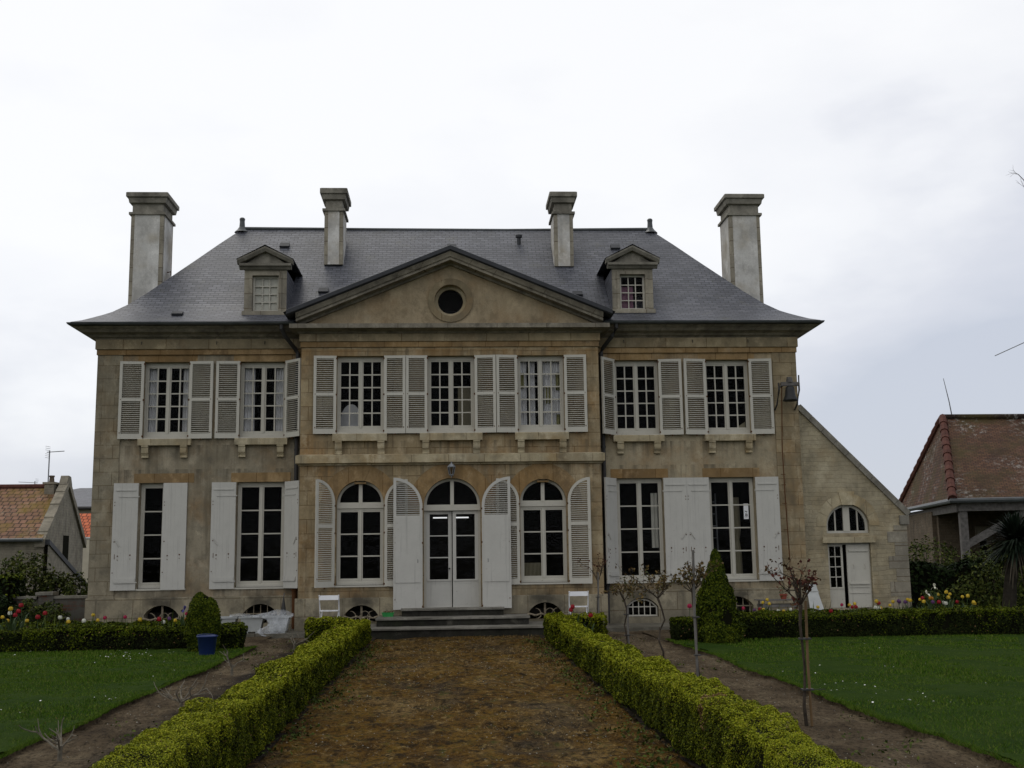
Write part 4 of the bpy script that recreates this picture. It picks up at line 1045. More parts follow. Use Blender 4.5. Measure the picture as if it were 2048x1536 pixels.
mb = MB(); mb.tube([(-.155, -.24, .14), (-.155, -.07, -1.0), (-.14, -.05, -2.0), (-.11, -.05, -3.2)], .011, 5)
for z in (-1.75, -1.55, -2.1, -2.6): mb.box(-.20, -.11, -.055, -.045, z, z+.012)
mb.build('pull_chain', 'rust', t)

# ================================================================== THE LEAN-TO AT THE RIGHT
A = thing('lean_to_annex', 'low stone lean-to with sloping coping and fanlight door against the right end of the house', 'annex', (0, 0, 0))
AY = .68; ax0, ax1 = XR-.005, 10.44
arc = arch_outline(9.08, .50, 2.02, 2.18, .50, 18); dr = rect(8.58, 9.58, .33, 1.80)
mb = MB(); wall_holes(mb, [(ax0, 0), (ax1, 0), (ax1, 2.42), (ax0, 4.92)], [arc, dr], AY, .28)
mb.face([(ax1, AY, 0), (ax1, 6.5, 0), (ax1, 6.5, 2.42), (ax1, AY, 2.42)]); mb.build('wall', 'rubble', A)
mb = MB(); d = Vector((ax1-ax0, 0, 2.42-4.92)).normalized(); n = Vector((-d.z, 0, d.x)); n = n if n.z > 0 else -n
a = Vector((ax0, AY-.05, 4.92)); b = Vector((ax1+.04, AY-.05, 2.40)); k = 9
for i in range(k):
    p, q = a+(b-a)*(i/k), a+(b-a)*((i+1)/k); q = q-(b-a).normalized()*.008
    mb.prism([p-n*.02, q-n*.02, q+n*.11, p+n*.11], (0, .35, 0))
mb.box(ax1-.16, ax1+.06, AY-.05, AY+.3, 2.20, 2.41); mb.build('coping', 'cap', A)
mb = MB(); p = [(ax0, AY+.29, 4.86), (ax1, AY+.29, 2.38), (ax1, 6.5, 2.38), (ax0, 6.5, 4.86)]; mb.face(p, [(c[1], c[0]) for c in p]); mb.build('roof', 'slate', A)
mb = MB()                                 # quoins at the outer corner and dressed stones of the arch
z = .0; kx = 0
while z < 2.1:
    hgt = RNG.uniform(.24, .34); wq = .30 if kx % 2 else .46; mb.box(ax1-wq, ax1+.008, AY-.010, AY+.20, z+.006, min(z+hgt, 2.19)-.006); z += hgt; kx += 1
mb.build('quoins', 'chimney_stone', A)
mb = MB()
for k_ in range(7):
    if k_ == 3: continue
    a0, a1 = pi*k_/7+.01, pi*(k_+1)/7-.01; mb.prism([(x, AY+.02, zz) for x, zz in curve_arc(9.08, 2.18, .74, a0, a1, 3)+curve_arc(9.08, 2.18, .503, a1, a0, 3)], (0, -.028, 0))
mb.prism([(8.96, AY+.02, 2.66), (9.20, AY+.02, 2.66), (9.27, AY+.02, 2.97), (8.89, AY+.02, 2.97)], (0, -.045, 0))
mb.build('arch_surround', 'pale', A, fix=True)
mb = MB(); mb.box(8.46, 9.70, AY-.07, AY+.25, 1.80, 1.93); mb.box(8.58, 9.58, AY+.05, AY+.25, 1.93, 2.02); mb.build('lintel', 'pale', A)
mb = MB(); ang = [pi*k/24 for k in range(25)]; cx = 9.08
outl = arch_outline(cx, .498, 2.022, 2.178, .498, 18); inn = arch_outline(cx, .44, 2.075, 2.18, .44, 18); mb.band(outl, inn, AY+.10, AY+.16)
mb.box(cx-.075, cx+.075, AY+.09, AY+.15, 2.06, 2.64)
for xx in (-.26, .26): mb.box(cx+xx-.014, cx+xx+.014, AY+.105, AY+.14, 2.06, 2.53)
fl = mb.build('fanlight', 'sash', A, fix=True)
g = MB(); g.face([(x, AY+.13, zz) for x, zz in arch_outline(cx, .46, 2.05, 2.18, .46, 18)]); g.build('pane', 'glass', fl)
mb = MB(); mb.box(8.582, 8.61, AY+.08, AY+.2, .33, 1.80); mb.box(9.55, 9.578, AY+.08, AY+.2, .33, 1.80); mb.box(8.61, 9.55, AY+.08, AY+.2, 1.765, 1.80); dfr = mb.build('door', 'sash', A)
mb = MB(); x0, x1 = 8.61, 8.955; mb.band(rect(x0, x1, .34, 1.76), rect(x0+.035, x1-.045, .80, 1.72), AY+.11, AY+.15); mb.box(x0+.035, x1-.045, AY+.12, AY+.14, .34, .80)
mb.box((x0+x1)/2-.014, (x0+x1)/2+.004, AY+.114, AY+.14, .80, 1.72); mb.box(x0+.01, x1-.01, AY+.095, AY+.115, .765, .785)
for k in (1, 2, 3): zz = .80+.92*k/4; mb.box(x0+.035, x1-.045, AY+.116, AY+.138, zz-.010, zz+.010)
lf = mb.build('door_leaf', 'sash', dfr)
g = MB(); g.face([(x0+.03, AY+.13, .79), (x1-.04, AY+.13, .79), (x1-.04, AY+.13, 1.73), (x0+.03, AY+.13, 1.73)]); g.build('pane', 'glass', dfr)
mb = MB(); x0, x1 = 9.03, 9.55; mb.box(x0, x1, AY+.06, AY+.10, .34, 1.76); mb.box(x0+.04, x1-.03, AY+.035, AY+.058, 1.60, 1.64); mb.box(x0+.03, x1-.03, AY+.025, AY+.058, .86, .90); mb.box(x0+.03, x1-.03, AY+.045, AY+.058, .79, .81); mb.box(x0+.03, x1-.03, AY+.045, AY+.058, .66, .68)
for xx in (x0+.14, x1-.12): mb.tube([(xx, AY+.055, 1.33), (xx+.01, AY+.04, 1.28), (xx, AY+.04, 1.22)], .008, 5)
mb.build('board_leaf', 'shutter', dfr)
mb = MB(); mb.box(ax0+.3, ax1-.2, AY+.9, AY+.95, 0, 2.9); mb.build('interior_partition', 'hedge_core', A)
# paper notice in the right-hand window
t = thing('paper_notice', 'white paper notice with black scrawl stuck inside the upper panes of the rightmost tall window', 'notice', (6.75, WY+.155, 2.55))
mb = MB(); mb.box(-.055, .055, 0, .002, -.18, .17); mb.build('sheet', 'paper', t)
mb = MB()
for a_, b_ in (((-.03, -.15), (-.01, -.05)), ((-.01, -.05), (.015, -.15)), ((-.02, -.10), (.03, -.08)), ((.01, -.05), (.035, -.12)), ((-.035, -.02), (.03, .0)), ((-.03, .01), (.02, -.03))):
    mb.tube([(a_[0], -.001, a_[1]), (b_[0], -.001, b_[1])], .005, 4)
mb.build('scrawl', 'ink', t)

# ================================================================== HEDGES AND TOPIARY
def hedge(name, label, x0, x1, y0, y1, hfun, mats, seed, dens, size, bump=.05, group='clipped box hedges', cat='hedge', dry=.008, gaps=(), topnew=True):
    """clipped hedge between two corners; hfun(X, Y) is its height; leaves grow from a lumpy surface"""
    rs = np.random.RandomState(seed); c = ((x0+x1)/2, (y0+y1)/2, 0)
    t = thing(name, label, cat, c, 0, group)
    lx, ly = x1-x0, y1-y0; hm = .5
    faces = [('t', lx*ly), ('x0', ly*hm), ('x1', ly*hm), ('y0', lx*hm), ('y1', lx*hm)]
    P = []; Nn = []
    def lump(p): return (snoise(p, seed, 3.2)*.6 + snoise(p, seed+1, 8)*.4)*bump + snoise(p, seed+2, 22)*bump*.45
    for f, A in faces:
        n = int(A*1.0)+1
        m = int(dens*A*(1.15 if f == 't' else 1.0))
        u, v = rs.uniform(0, 1, m), rs.uniform(0, 1, m)
        # more and smaller leaves near the camera
        if f == 't': x, y = x0+u*lx, y0+v*ly; z = hfun(x, y); nr = np.tile([0, 0, 1.], (m, 1))
        elif f[0] == 'x': x = np.full(m, x0 if f == 'x0' else x1); y = y0+u*ly; z = v*hfun(x, y); nr = np.tile([-1. if f == 'x0' else 1., 0, .15], (m, 1))
        else: y = np.full(m, y0 if f == 'y0' else y1); x = x0+u*lx; z = v*hfun(x, y); nr = np.tile([0, -1. if f == 'y0' else 1., .15], (m, 1))
        p = np.stack([x, y, z], 1); P.append(p); Nn.append(nr)
    P = np.concatenate(P); Nn = np.concatenate(Nn)
    # round the arrises and push in and out
    H_ = hfun(P[:,0], P[:,1]); r = .040
    ex = np.clip(1-np.minimum(P[:,0]-x0, x1-P[:,0])/r, 0, 1); ez = np.clip(1-(H_-P[:,2])/r, 0, 1); ey = np.clip(1-np.minimum(P[:,1]-y0, y1-P[:,1])/r, 0, 1)
    cen = np.stack([np.full(len(P), c[0]), np.clip(P[:,1], y0+.1, y1-.1), H_*.5], 1) if ly > lx else np.stack([np.clip(P[:,0], x0+.1, x1-.1), np.full(len(P), c[1]), H_*.5], 1)
    D = unit(cen-P); P = P + D*((ex*ez+ez*ey+ex*ey)*r*.5)[:, None]
    P = P + Nn*(lump(P) - rs.exponential(.014, len(P)))[:, None]
    foot = np.clip(1-P[:,2]/.12, 0, 1); P = P + D*(foot*.05)[:, None]
    P[:,2] = np.maximum(P[:,2], .01)
    dist = np.linalg.norm(P-np.array([0, -25, 1.5]), axis=1)
    sz = size*np.clip(dist/9, .72, 2.1)
    keep = rs.uniform(0, 1, len(P)) < np.clip((9/dist)**1.25, .22, 1.0)
    keep &= ~((snoise(P*[1, 1, .3], seed+20, 10) > .80) & (P[:,2] < H_-.05) & (rs.uniform(0, 1, len(P)) < .72))
    for g0, g1 in gaps: keep &= ~((P[:,1] > g0) & (P[:,1] < g1) & (rs.uniform(0, 1, len(P)) < .75))
    P, Nn, sz, H_ = P[keep], Nn[keep], sz[keep], H_[keep]
    q = leafcards(rs, P, Nn + [0, 0, .35], sz, .62, 1.55)
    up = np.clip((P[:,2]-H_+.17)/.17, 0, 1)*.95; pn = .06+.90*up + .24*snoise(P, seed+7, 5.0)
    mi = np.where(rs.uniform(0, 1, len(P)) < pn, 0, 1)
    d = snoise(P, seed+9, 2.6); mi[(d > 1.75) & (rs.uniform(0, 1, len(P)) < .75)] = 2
    mi[rs.uniform(0, 1, len(P)) < dry] = 2
    q = q - np.array(c)
    npmesh('foliage', q, 4, mats, t, mi)
    mb = MB(); n = max(2, int(max(lx, ly)/.35)); ins = .05
    rings = []
    for k in range(n+1):
        if ly > lx:
            y = y0+ins+(ly-2*ins)*k/n; hh = float(hfun(np.array([c[0]]), np.array([y]))[0])-.05
            rings.append([(x0+ins-c[0], y-c[1], 0), (x1-ins-c[0], y-c[1], 0), (x1-ins-.01-c[0], y-c[1], hh), (x0+ins+.01-c[0], y-c[1], hh)])
        else:
            x = x0+ins+(lx-2*ins)*k/n; hh = float(hfun(np.array([x]), np.array([c[1]]))[0])-.05
            rings.append([(x-c[0], y1-ins-c[1], 0), (x-c[0], y0+ins-c[1], 0), (x-c[0], y0+ins+.01-c[1], hh), (x-c[0], y1-ins-.01-c[1], hh)])
    mb.sweep(rings); mb.build('inner_twigs', 'hedge_core', t)
    return t
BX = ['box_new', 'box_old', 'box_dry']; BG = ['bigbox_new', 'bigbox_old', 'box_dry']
cst = lambda h: (lambda x, y: np.full(np.shape(x), h))
hR = lambda x, y: .49 + .025*np.sin(y*1.1+1) + .02*np.sin(y*3.1) + .035*(y < -13.6)
hL1 = lambda x, y: .50 + .02*np.sin(y*1.4) + .018*np.sin(y*3.7)
hL2 = lambda x, y: .46 + .02*np.sin(y*1.2+2) + .018*np.sin(y*2.9)
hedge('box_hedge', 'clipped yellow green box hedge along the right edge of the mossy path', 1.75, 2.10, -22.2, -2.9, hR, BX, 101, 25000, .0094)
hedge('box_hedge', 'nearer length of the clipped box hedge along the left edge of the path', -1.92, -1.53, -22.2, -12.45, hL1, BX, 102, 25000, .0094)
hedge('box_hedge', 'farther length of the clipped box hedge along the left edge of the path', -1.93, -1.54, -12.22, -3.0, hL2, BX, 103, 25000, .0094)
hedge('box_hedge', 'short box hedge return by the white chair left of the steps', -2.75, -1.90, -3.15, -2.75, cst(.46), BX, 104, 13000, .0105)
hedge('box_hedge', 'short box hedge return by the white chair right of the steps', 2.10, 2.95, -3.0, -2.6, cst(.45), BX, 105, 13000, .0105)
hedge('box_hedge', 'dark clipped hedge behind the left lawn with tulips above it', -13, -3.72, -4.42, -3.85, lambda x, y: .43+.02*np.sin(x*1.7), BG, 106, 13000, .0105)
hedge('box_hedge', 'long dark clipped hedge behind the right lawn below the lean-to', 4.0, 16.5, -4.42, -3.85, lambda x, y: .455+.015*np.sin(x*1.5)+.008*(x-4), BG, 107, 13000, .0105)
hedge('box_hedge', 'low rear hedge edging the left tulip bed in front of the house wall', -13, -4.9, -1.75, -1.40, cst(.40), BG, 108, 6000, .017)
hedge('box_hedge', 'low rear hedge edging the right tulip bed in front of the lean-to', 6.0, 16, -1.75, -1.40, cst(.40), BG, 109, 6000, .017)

def topiary(label, x, y, prof, seed, n, size, lobes=((0, 0, 1),)):
    rs = np.random.RandomState(seed); t = thing('topiary', label, 'topiary', (x, y, 0), 0, 'clipped topiary bushes at the lawn corners')
    Z = [p[1] for p in prof]; Rr = [p[0] for p in prof]
    pos = []; nr = []
    for ox, oy, k in lobes:
        m = int(n*k); z = rs.uniform(0, Z[-1], m*2); r = np.interp(z, Z, Rr)
        kk = rs.uniform(0, max(Rr), m*2) < r+.02; z, r = z[kk]*k, r[kk]; a = rs.uniform(0, 2*pi, len(z))
        p = np.stack([ox+r*np.cos(a), oy+r*np.sin(a), z], 1)
        l = 1 + (snoise(p+seed, seed, 5)*.14 + snoise(p+seed, seed+2, 13)*.13) - rs.exponential(.08, len(z)) + rs.exponential(.03, len(z))
        p[:,0] = ox+(p[:,0]-ox)*l; p[:,1] = oy+(p[:,1]-oy)*l; pos.append(p); nr.append(np.stack([np.cos(a), np.sin(a), np.full(len(a), .45)], 1))
    P = np.concatenate(pos); N_ = np.concatenate(nr)
    npmesh('foliage', leafcards(rs, P, N_, size, .6, 1.6), 4, 'cone', t)
    mb = MB(); mb.lathe([(r*.80, z) for r, z in prof[:-1]], n=14); mb.build('inner_twigs', 'hedge_core', t)
topiary('tall pointed box cone standing at the near corner of the right lawn', 4.66, -4.95, [(.33, 0), (.40, .25), (.385, .55), (.30, .85), (.20, 1.15), (.115, 1.42), (.05, 1.62), (.02, 1.66)], 201, 16000, .024)
topiary('short twin peaked box bush beside the blue bucket', -4.27, -4.95, [(.17, 0), (.195, .3), (.19, .6), (.165, .84), (.10, .98), (.02, 1.05)], 202, 9000, .022, ((-.055, 0, 1.0), (.10, .03, .91)))

def bush(name, label, cat, x, y, blobs, seed, n, size, mat='bush', stems=True, group=None):
    rs = np.random.RandomState(seed); t = thing(name, label, cat, (x, y, 0), 0, group)
    pos = []; nr = []; tot = sum(b[3]*b[4] for b in blobs)
    for bx, by, bz, br, bh in blobs:
        m = int(n*br*bh/tot); d = unit(rs.normal(0, 1, (m, 3))); rr = rs.uniform(.35, 1.05, m)**.6
        p = d*rr[:, None]*[br, br, bh] + [bx, by, bz]; p += .12*br*np.stack([snoise(p, seed+k, 4/br) for k in range(3)], 1)
        g = snoise(p, seed+5, 3.5/br) > -.42; p, d = p[g], d[g]; p[:,2] = np.maximum(p[:,2], .02); pos.append(p); nr.append(d+[0, 0, .4])
    P = np.concatenate(pos); npmesh('foliage', leafcards(rs, P, np.concatenate(nr), size, .8, 1.9), 4, mat, t)
    if stems:
        mb = MB()
        for bx, by, bz, br, bh in blobs:
            for k in range(3): mb.tube([(bx*.2, by*.2, 0), (bx*.6+rs.normal(0, .06), by*.6, bz*.55), (bx+rs.normal(0, br*.3), by+rs.normal(0, br*.3), bz+bh*.4)], [.03, .02, .008], 5)
        mb.build('stems', 'rosebark', t)
    return t
# left background planting
bush('garden_bush', 'tall loose green bush in front of the tiled village house', 'bush', -10.3, 3.2, [(0, 0, 1.05, .75, .85), (.75, .1, .8, .5, .65), (-.8, .1, .8, .6, .7)], 301, 9000, .05)
bush('garden_bush', 'small twiggy bush against the left end of the house beside the low brick wall', 'bush', -8.75, 2.6, [(0, 0, .75, .42, .55), (.25, .2, .55, .35, .45)], 302, 3500, .045)
bush('garden_bush', 'low green shrub growing against the low brick wall', 'bush', -8.75, .75, [(0, 0, .38, .34, .42), (-.5, 0, .40, .32, .45)], 310, 2600, .04)
bush('garden_bush', 'dark low shrub in front of the tall loose bush at the left edge', 'bush', -9.9, .2, [(0, 0, .45, .55, .5), (-.7, 0, .45, .5, .5), (.55, .1, .3, .4, .38)], 303, 6000, .045, 'yew')
hedge('evergreen_hedge', 'dark clipped evergreen block at the far left edge', -12.6, -9.75, .9, 1.7, cst(1.32), ['bigbox_new', 'yew', 'yew'], 304, 3000, .03, .06, group=None)
# right background planting
hedge('evergreen_hedge', 'tall dark evergreen hedge between the lean-to and the tiled barn', 11.2, 19.5, 4.6, 5.8, lambda x, y: 1.22+.06*np.sin(x*1.3)+.05*np.sin(x*3.7)+.02*(x-12), ['yew', 'yew', 'yew'], 305, 2600, .036, .12, group=None)
bush('garden_bush', 'light twiggy bush rising behind the dark hedge below the barn post', 'bush', 16.2, 6.7, [(0, 0, 1.2, 1.1, .75), (1.4, .2, 1.2, .9, .7), (-1.2, 0, 1.1, .7, .6)], 306, 4200, .05)
bush('garden_bush', 'green leafy bush behind the trunk of the spiky palm', 'bush', 12.3, .6, [(0, 0, .7, .5, .75), (.6, .2, .75, .6, .8), (-.45, .3, .5, .4, .55)], 307, 5200, .05)
bush('garden_bush', 'small dark bush at the outer foot of the lean-to', 'bush', 10.75, .25, [(0, 0, .45, .28, .3)], 308, 900, .04)
bush('garden_bush', 'green bush at the foot of the barn wall between the lean-to and the barn post', 'bush', 14.2, 8.4, [(0, 0, 1.2, .9, .8), (1, 0, 1.0, .8, .6)], 309, 3000, .05)

# spiky palm (cabbage tree)
def palm():
    rs = np.random.RandomState(61); t = thing('cabbage_palm', 'spiky sword leaved palm with leaning trunk at the right edge', 'palm', (11.75, -1.2, 0))
    mb = MB(); mb.tube([(0, 0, 0), (.05, 0, .5), (.12, 0, 1.0), (.24, .02, 1.45), (.30, .02, 1.72)], [.17, .14, .125, .12, .09], 12); mb.build('trunk', 'cordbark', t)
    c = np.array([.31, .02, 1.78]); Q = []
    def blades(n, zlo, zhi, L0, L1, w_, droop):
        o = []
        for _ in range(n):
            a = rs.uniform(0, 2*pi); e = rs.uniform(zlo, zhi); d = np.array([cos(a)*cos(e), sin(a)*cos(e), sin(e)]); L = rs.uniform(L0, L1)
            s_ = np.cross(d, [0, 0, 1]); s_ /= np.linalg.norm(s_)+1e-6; pr = None
            for k in range(4):
                p = c + d*L*k/3 - np.array([0, 0, droop*L*(k/3)**2]); ww = s_*w_*(.6, 1, .75, .05)[k]
                cur = (p-ww, p+ww)
                if pr: o.append([pr[0], pr[1], cur[1], cur[0]])
                pr = cur
        return np.array(o)
    npmesh('crown', blades(620, -.55, 1.45, .6, .95, .024, .26), 4, 'cordyl', t)
    npmesh('dead_leaves', blades(70, -1.35, -.7, .45, .8, .018, .5), 4, 'deadleaf', t)
palm()

# ================================================================== ROSES
def branchy(mb, rs, p, d, L, r, depth, leaves, spread=.55, up=.1):
    p = Vector(p); pts = [p.copy()]; rr = [r]
    n = 4
    for k in range(n):
        d = (d + Vector(rs.normal(0, .16, 3)) + Vector((0, 0, up*.4))).normalized(); p = p + d*L/n; pts.append(p.copy()); rr.append(r*(1-.55*(k+1)/n))
        if depth > 0 and k >= 1 and rs.uniform() < .95:
            b = (d + Vector(rs.normal(0, spread, 3))).normalized(); branchy(mb, rs, p, b, L*rs.uniform(.5, .75), r*.6, depth-1, leaves, spread, up)
        if leaves is not None and depth <= 1:
            for _ in range(rs.randint(0, 3)): leaves.append(np.array(p) + rs.normal(0, .02, 3))
    if leaves is not None: leaves.append(np.array(p))
    mb.tube(pts, rr, 5)
def rose(label, x, y, hstem, spread, seed, mat, lean=0, stake=None, nb=6, L=.3, nl=2.0, wig=.02, size=.026, up=.3):
    rs = np.random.RandomState(seed); t = thing('standard_rose', label, 'rose bush', (x, y, 0), 0, 'standard roses along the right soil bed')
    mb = MB(); pts = [Vector((lean*k/6+wig*sin(k*1.7+seed), wig*cos(k*2.1), hstem*k/6)) for k in range(7)]
    mb.tube(pts, [.018, .016, .013, .0125, .0125, .014, .018], 7); leaves = []
    for k in range(nb):
        a = 2*pi*k/nb + rs.uniform(-.3, .3); d = Vector((cos(a)*spread, sin(a)*spread, rs.uniform(.35, .9)+up)).normalized()
        branchy(mb, rs, pts[-1], d, L*rs.uniform(.7, 1.25), .009, 2, leaves, .55, .25)
    mb.build('stem', 'rosebark', t)
    lv = np.array(leaves); lv = lv[rs.uniform(0, 1, len(lv)) < .58]; P = np.concatenate([lv + rs.normal(0, .018, lv.shape) for _ in range(int(round(nl)))])
    npmesh('leaves', leafcards(rs, P, rs.normal(0, 1, P.shape), size, 1.0, 1.7), 4, mat, t)
    if stake:
        mb = MB(); sx, hs, m = stake; mb.tube([(sx, -.02, 0), (sx-.01, -.02, hs*.5), (sx, -.02, hs)], .013 if m == 'cane' else .017, 7)
        if m == 'cane':
            for k in range(1, 6): mb.lathe([(.0155, 0), (.0155, .012)], (sx-.006, -.02, hs*k/6), 7)
        s_ = mb.build('stake', m, t)
        mb = MB()
        for z in (.3, .72): mb.box(min(sx, 0)-.03, max(sx, 0)+.03, -.045, .03, hstem*z-.007, hstem*z+.007); mb.box(sx, sx+.14*(z < .5), -.03, -.024, hstem*z-.002, hstem*z+.004)
        mb.build('tie', 'iron', t)
rose('thin tall rose with sparse leaves nearest the right chair', 2.93, -1.9, 1.05, .45, 401, 'roseleaf', .02, (.03, 1.25, 'stake'), 4, .30, 1, .012, .024)
rose('small slight rose with few leaves in front of the white paned basement window', 2.93, -5.65, .82, .7, 402, 'roseleaf2', .0, (.04, .75, 'stake'), 5, .24, 2, up=.05)
rose('crooked twisted stem rose with bronze leaves before the open tall window', 3.08, -8.05, .93, .85, 403, 'roseleaf2', .03, None, 8, .32, 2, .045, .026, .05)
rose('rose tied to a tall grey stake in front of the closed white shutters', 3.05, -10.75, 1.10, .8, 404, 'roseleaf2', -.03, (-.02, 1.62, 'stake'), 7, .25, 2, .015, .024, .1)
rose('nearest tallest rose with dense dark red leaves tied to a bamboo cane', 3.22, -14.5, 1.08, .75, 405, 'roseleaf', .0, (.045, 1.12, 'cane'), 8, .23, 1, .015, .024, .75)
def bare(label, x, y, seed, n, L, z0=.0):
    rs = np.random.RandomState(seed); t = thing('pruned_rose', label, 'rose bush', (x, y, 0), 0, 'leafless pruned roses along the left soil bed'); mb = MB(); lv = []
    mb.tube([(0, 0, 0), (.0, 0, .09), (.01, 0, .14)], [.020, .018, .015], 6)
    for k in range(n):
        a = 2*pi*k/n + rs.uniform(-.4, .4); d = Vector((cos(a), sin(a)*.7, rs.uniform(.35, 1.1))).normalized(); branchy(mb, rs, (0, 0, .10), d, L*rs.uniform(.7, 1.3), .011, 1, lv, .5, .2)
    mb.build('twigs', 'deadtwig', t)
    P = np.array(lv)[::3]; npmesh('buds', leafcards(rs, P, rs.normal(0, 1, P.shape), .010, 1, 1.6), 4, 'roseleaf2', t)
bare('leafless pale twigged rose bush midway along the left soil bed', -2.84, -12.6, 411, 7, .23)
bare('leafless pale twigged rose bush nearest the camera on the left', -3.08, -15.6, 412, 5, .20)
bare('sparse leafless rose near the blue bucket', -3.05, -8.7, 413, 3, .26)
bare('sparse leafless rose close to the left hedge return', -2.75, -4.6, 414, 4, .24)

# ================================================================== TULIPS
TL = [('white', -7.35, -2.91, 0.57), ('white', -7.32, -2.55, 0.53), ('white', -6.95, -2.76, 0.49), ('yellow', -6.78, -2.48, 0.49), ('yellow', -6.88, -2.45, 0.59), ('yellow', -7.12, -3.12, 0.5), ('red', -7.66, -3.18, 0.59), ('red', -7.88, -2.2, 0.62), ('red', -8.13, -2.89, 0.69), ('red', -8.17, -2.92, 0.62), ('red', -8.4, -2.01, 0.77), ('pink', -6.6, -2.64, 0.54), ('pink', -6.34, -2.2, 0.53), ('red', -5.59, -2.63, 0.49), ('white', -5.55, -2.43, 0.43), ('yellow', -5.84, -3.02, 0.51), ('yellow', -5.32, -2.44, 0.46), ('purple', -5.51, -2.16, 0.48), ('iris', -5.13, -2.57, 0.69), ('pink', -5.14, -2.31, 0.58), ('orange', -5.13, -2.39, 0.48), ('white', -8.19, -3.12, 0.67), ('yellow', -8.64, -2.29, 0.57), ('yellow', -8.47, -2.49, 0.51), ('yellow', -7.98, -2.84, 0.52), ('yellow', -8.17, -3.16, 0.75)]
TR = [('yellow', 6.24, -2.16, 0.61), ('yellow', 6.2, -2.63, 0.68), ('yellow', 6.33, -2.34, 0.59), ('pink', 5.85, -2.15, 0.5), ('purple', 6.02, -2.34, 0.47), ('red', 6.19, -2.09, 0.47), ('yellow', 6.09, -2.73, 0.5), ('white', 6.53, -2.24, 0.44), ('yellow', 6.51, -2.67, 0.46), ('white', 6.83, -2.08, 0.46), ('yellow', 7.37, -2.15, 0.5), ('red', 7.32, -3.08, 0.46), ('pink', 7.55, -3.04, 0.58), ('yellow', 7.74, -2.94, 0.57), ('yellow', 8.16, -2.04, 0.55), ('red', 7.89, -2.68, 0.51), ('red', 8.04, -2.45, 0.5), ('yellow', 8.32, -2.84, 0.62), ('red', 8.45, -2.59, 0.57), ('white', 8.32, -2.74, 0.5), ('white', 8.37, -2.78, 0.48), ('yellow', 8.52, -2.5, 0.47), ('yellow', 8.71, -2.5, 0.53), ('yellow', 8.93, -2.11, 0.58), ('purple', 8.94, -2.38, 0.6), ('yellow', 9.24, -2.09, 0.62), ('yellow', 9.26, -2.17, 0.6), ('yellow', 9.53, -2.01, 0.61), ('red', 9.43, -2.39, 0.65), ('yellow', 9.19, -3.0, 0.61), ('orange', 9.68, -2.17, 0.64), ('orange', 9.78, -2.04, 0.63), ('yellow', 9.87, -2.11, 0.71), ('whiteiris', 9.48, -2.52, 0.76), ('whiteiris', 9.71, -2.34, 0.89), ('yellow', 9.68, -2.95, 0.78), ('yellow', 10.08, -2.2, 0.72), ('yellow', 9.91, -2.51, 0.66), ('purple', 9.43, -2.86, 0.59), ('red', 9.44, -3.12, 0.6), ('red', 10.22, -2.18, 0.56), ('white', 10.01, -2.01, 0.54), ('white', 9.59, -3.09, 0.57), ('yellow', 10.31, -2.24, 0.66), ('yellow', 10.21, -2.71, 0.69), ('yellow', 10.18, -3.02, 0.58), ('yellow', 10.28, -2.85, 0.55), ('purple', 8.99, -2.28, 0.58), ('purple', 9.17, -2.15, 0.57)]
TM = [('red', 2.30, -3.2, 0.62), ('red', 2.34, -2.5, 0.53), ('red', 2.62, -3.3, 0.46), ('pink', 4.52, -3.28, 0.6)]
def bloom(kind):
    mb = MB(); n = 6
    if 'iris' in kind:
        for k in range(3):
            a = 2*pi*k/3; c_, s_ = cos(a), sin(a)
            for pr in ([(0, -.0), (.045, .012), (.085, -.02), (.10, -.055)], [(0, 0), (.02, .04), (.03, .085), (.012, .115)]):
                prev = None; aa = a if pr[-1][1] < 0 else a+pi/3
                for j, (r, z) in enumerate(pr):
                    w_ = (.006, .022, .026, .008)[j]; p = Vector((r*cos(aa), r*sin(aa), z)); q = Vector((-sin(aa)*w_, cos(aa)*w_, 0))
                    if prev: mb.face([prev[0], prev[1], p+q, p-q])
                    prev = (p-q, p+q)
        return mb
    for k in range(n):                   # six overlapping petals forming a cup
        a = 2*pi*k/n; rr = .036 if k % 2 else .032; prev = None
        for j, (r, z, w_) in enumerate(((.006, 0, .006), (.9, .012, .022), (1.08, .040, .027), (.95, .066, .020), (.62, .086, .004))):
            r = r if j == 0 else r*rr; p = Vector((r*cos(a), r*sin(a), z)); q = Vector((-sin(a)*w_, cos(a)*w_, 0))
            if prev: mb.face([prev[0], prev[1], p+q, p-q])
            prev = (p-q, p+q)
    return mb
PROTO = {}
def tulip(kind, x, y, z, where, wg, sc):
    cat = 'iris' if 'iris' in kind else 'tulip'; colr = {'iris': 'violet blue', 'whiteiris': 'white and cream'}.get(kind, kind)
    if kind not in PROTO:
        t = thing(cat, '-', cat); bl = bloom(kind); bl.build('flower', 'fl_'+kind, t, fix=False)
        mb = MB(); mb.tube([(0, 0, -.45), (.01, 0, -.2), (0, 0, .006)], .0055, 5); mb.build('flower_stem', 'stem', t)
        mb = MB()
        for k in range(4):
            a = 1.7*k+.4; prev = None
            for j, (r, zz, w_) in enumerate(((.01, -.42, .010), (.05, -.28, .022), (.10, -.17, .018), (.15, -.12, .003))):
                p = Vector((r*cos(a), r*sin(a), zz)); q = Vector((-sin(a)*w_, cos(a)*w_, 0))
                if prev: mb.face([prev[0], prev[1], p+q, p-q])
                prev = (p-q, p+q)
        mb.build('leaves', 'stem', t); PROTO[kind] = t
    else: t = copy_tree(PROTO[kind])
    t.location = (x, y, z-.035); t.rotation_euler = (RNG.uniform(-.16, .16), RNG.uniform(-.16, .16), RNG.uniform(0, 6)); t.scale = (sc,)*3
    t['label'] = '%s %s %s' % (colr, cat, where); t['group'] = '%s %ss %s' % (colr, cat, wg)
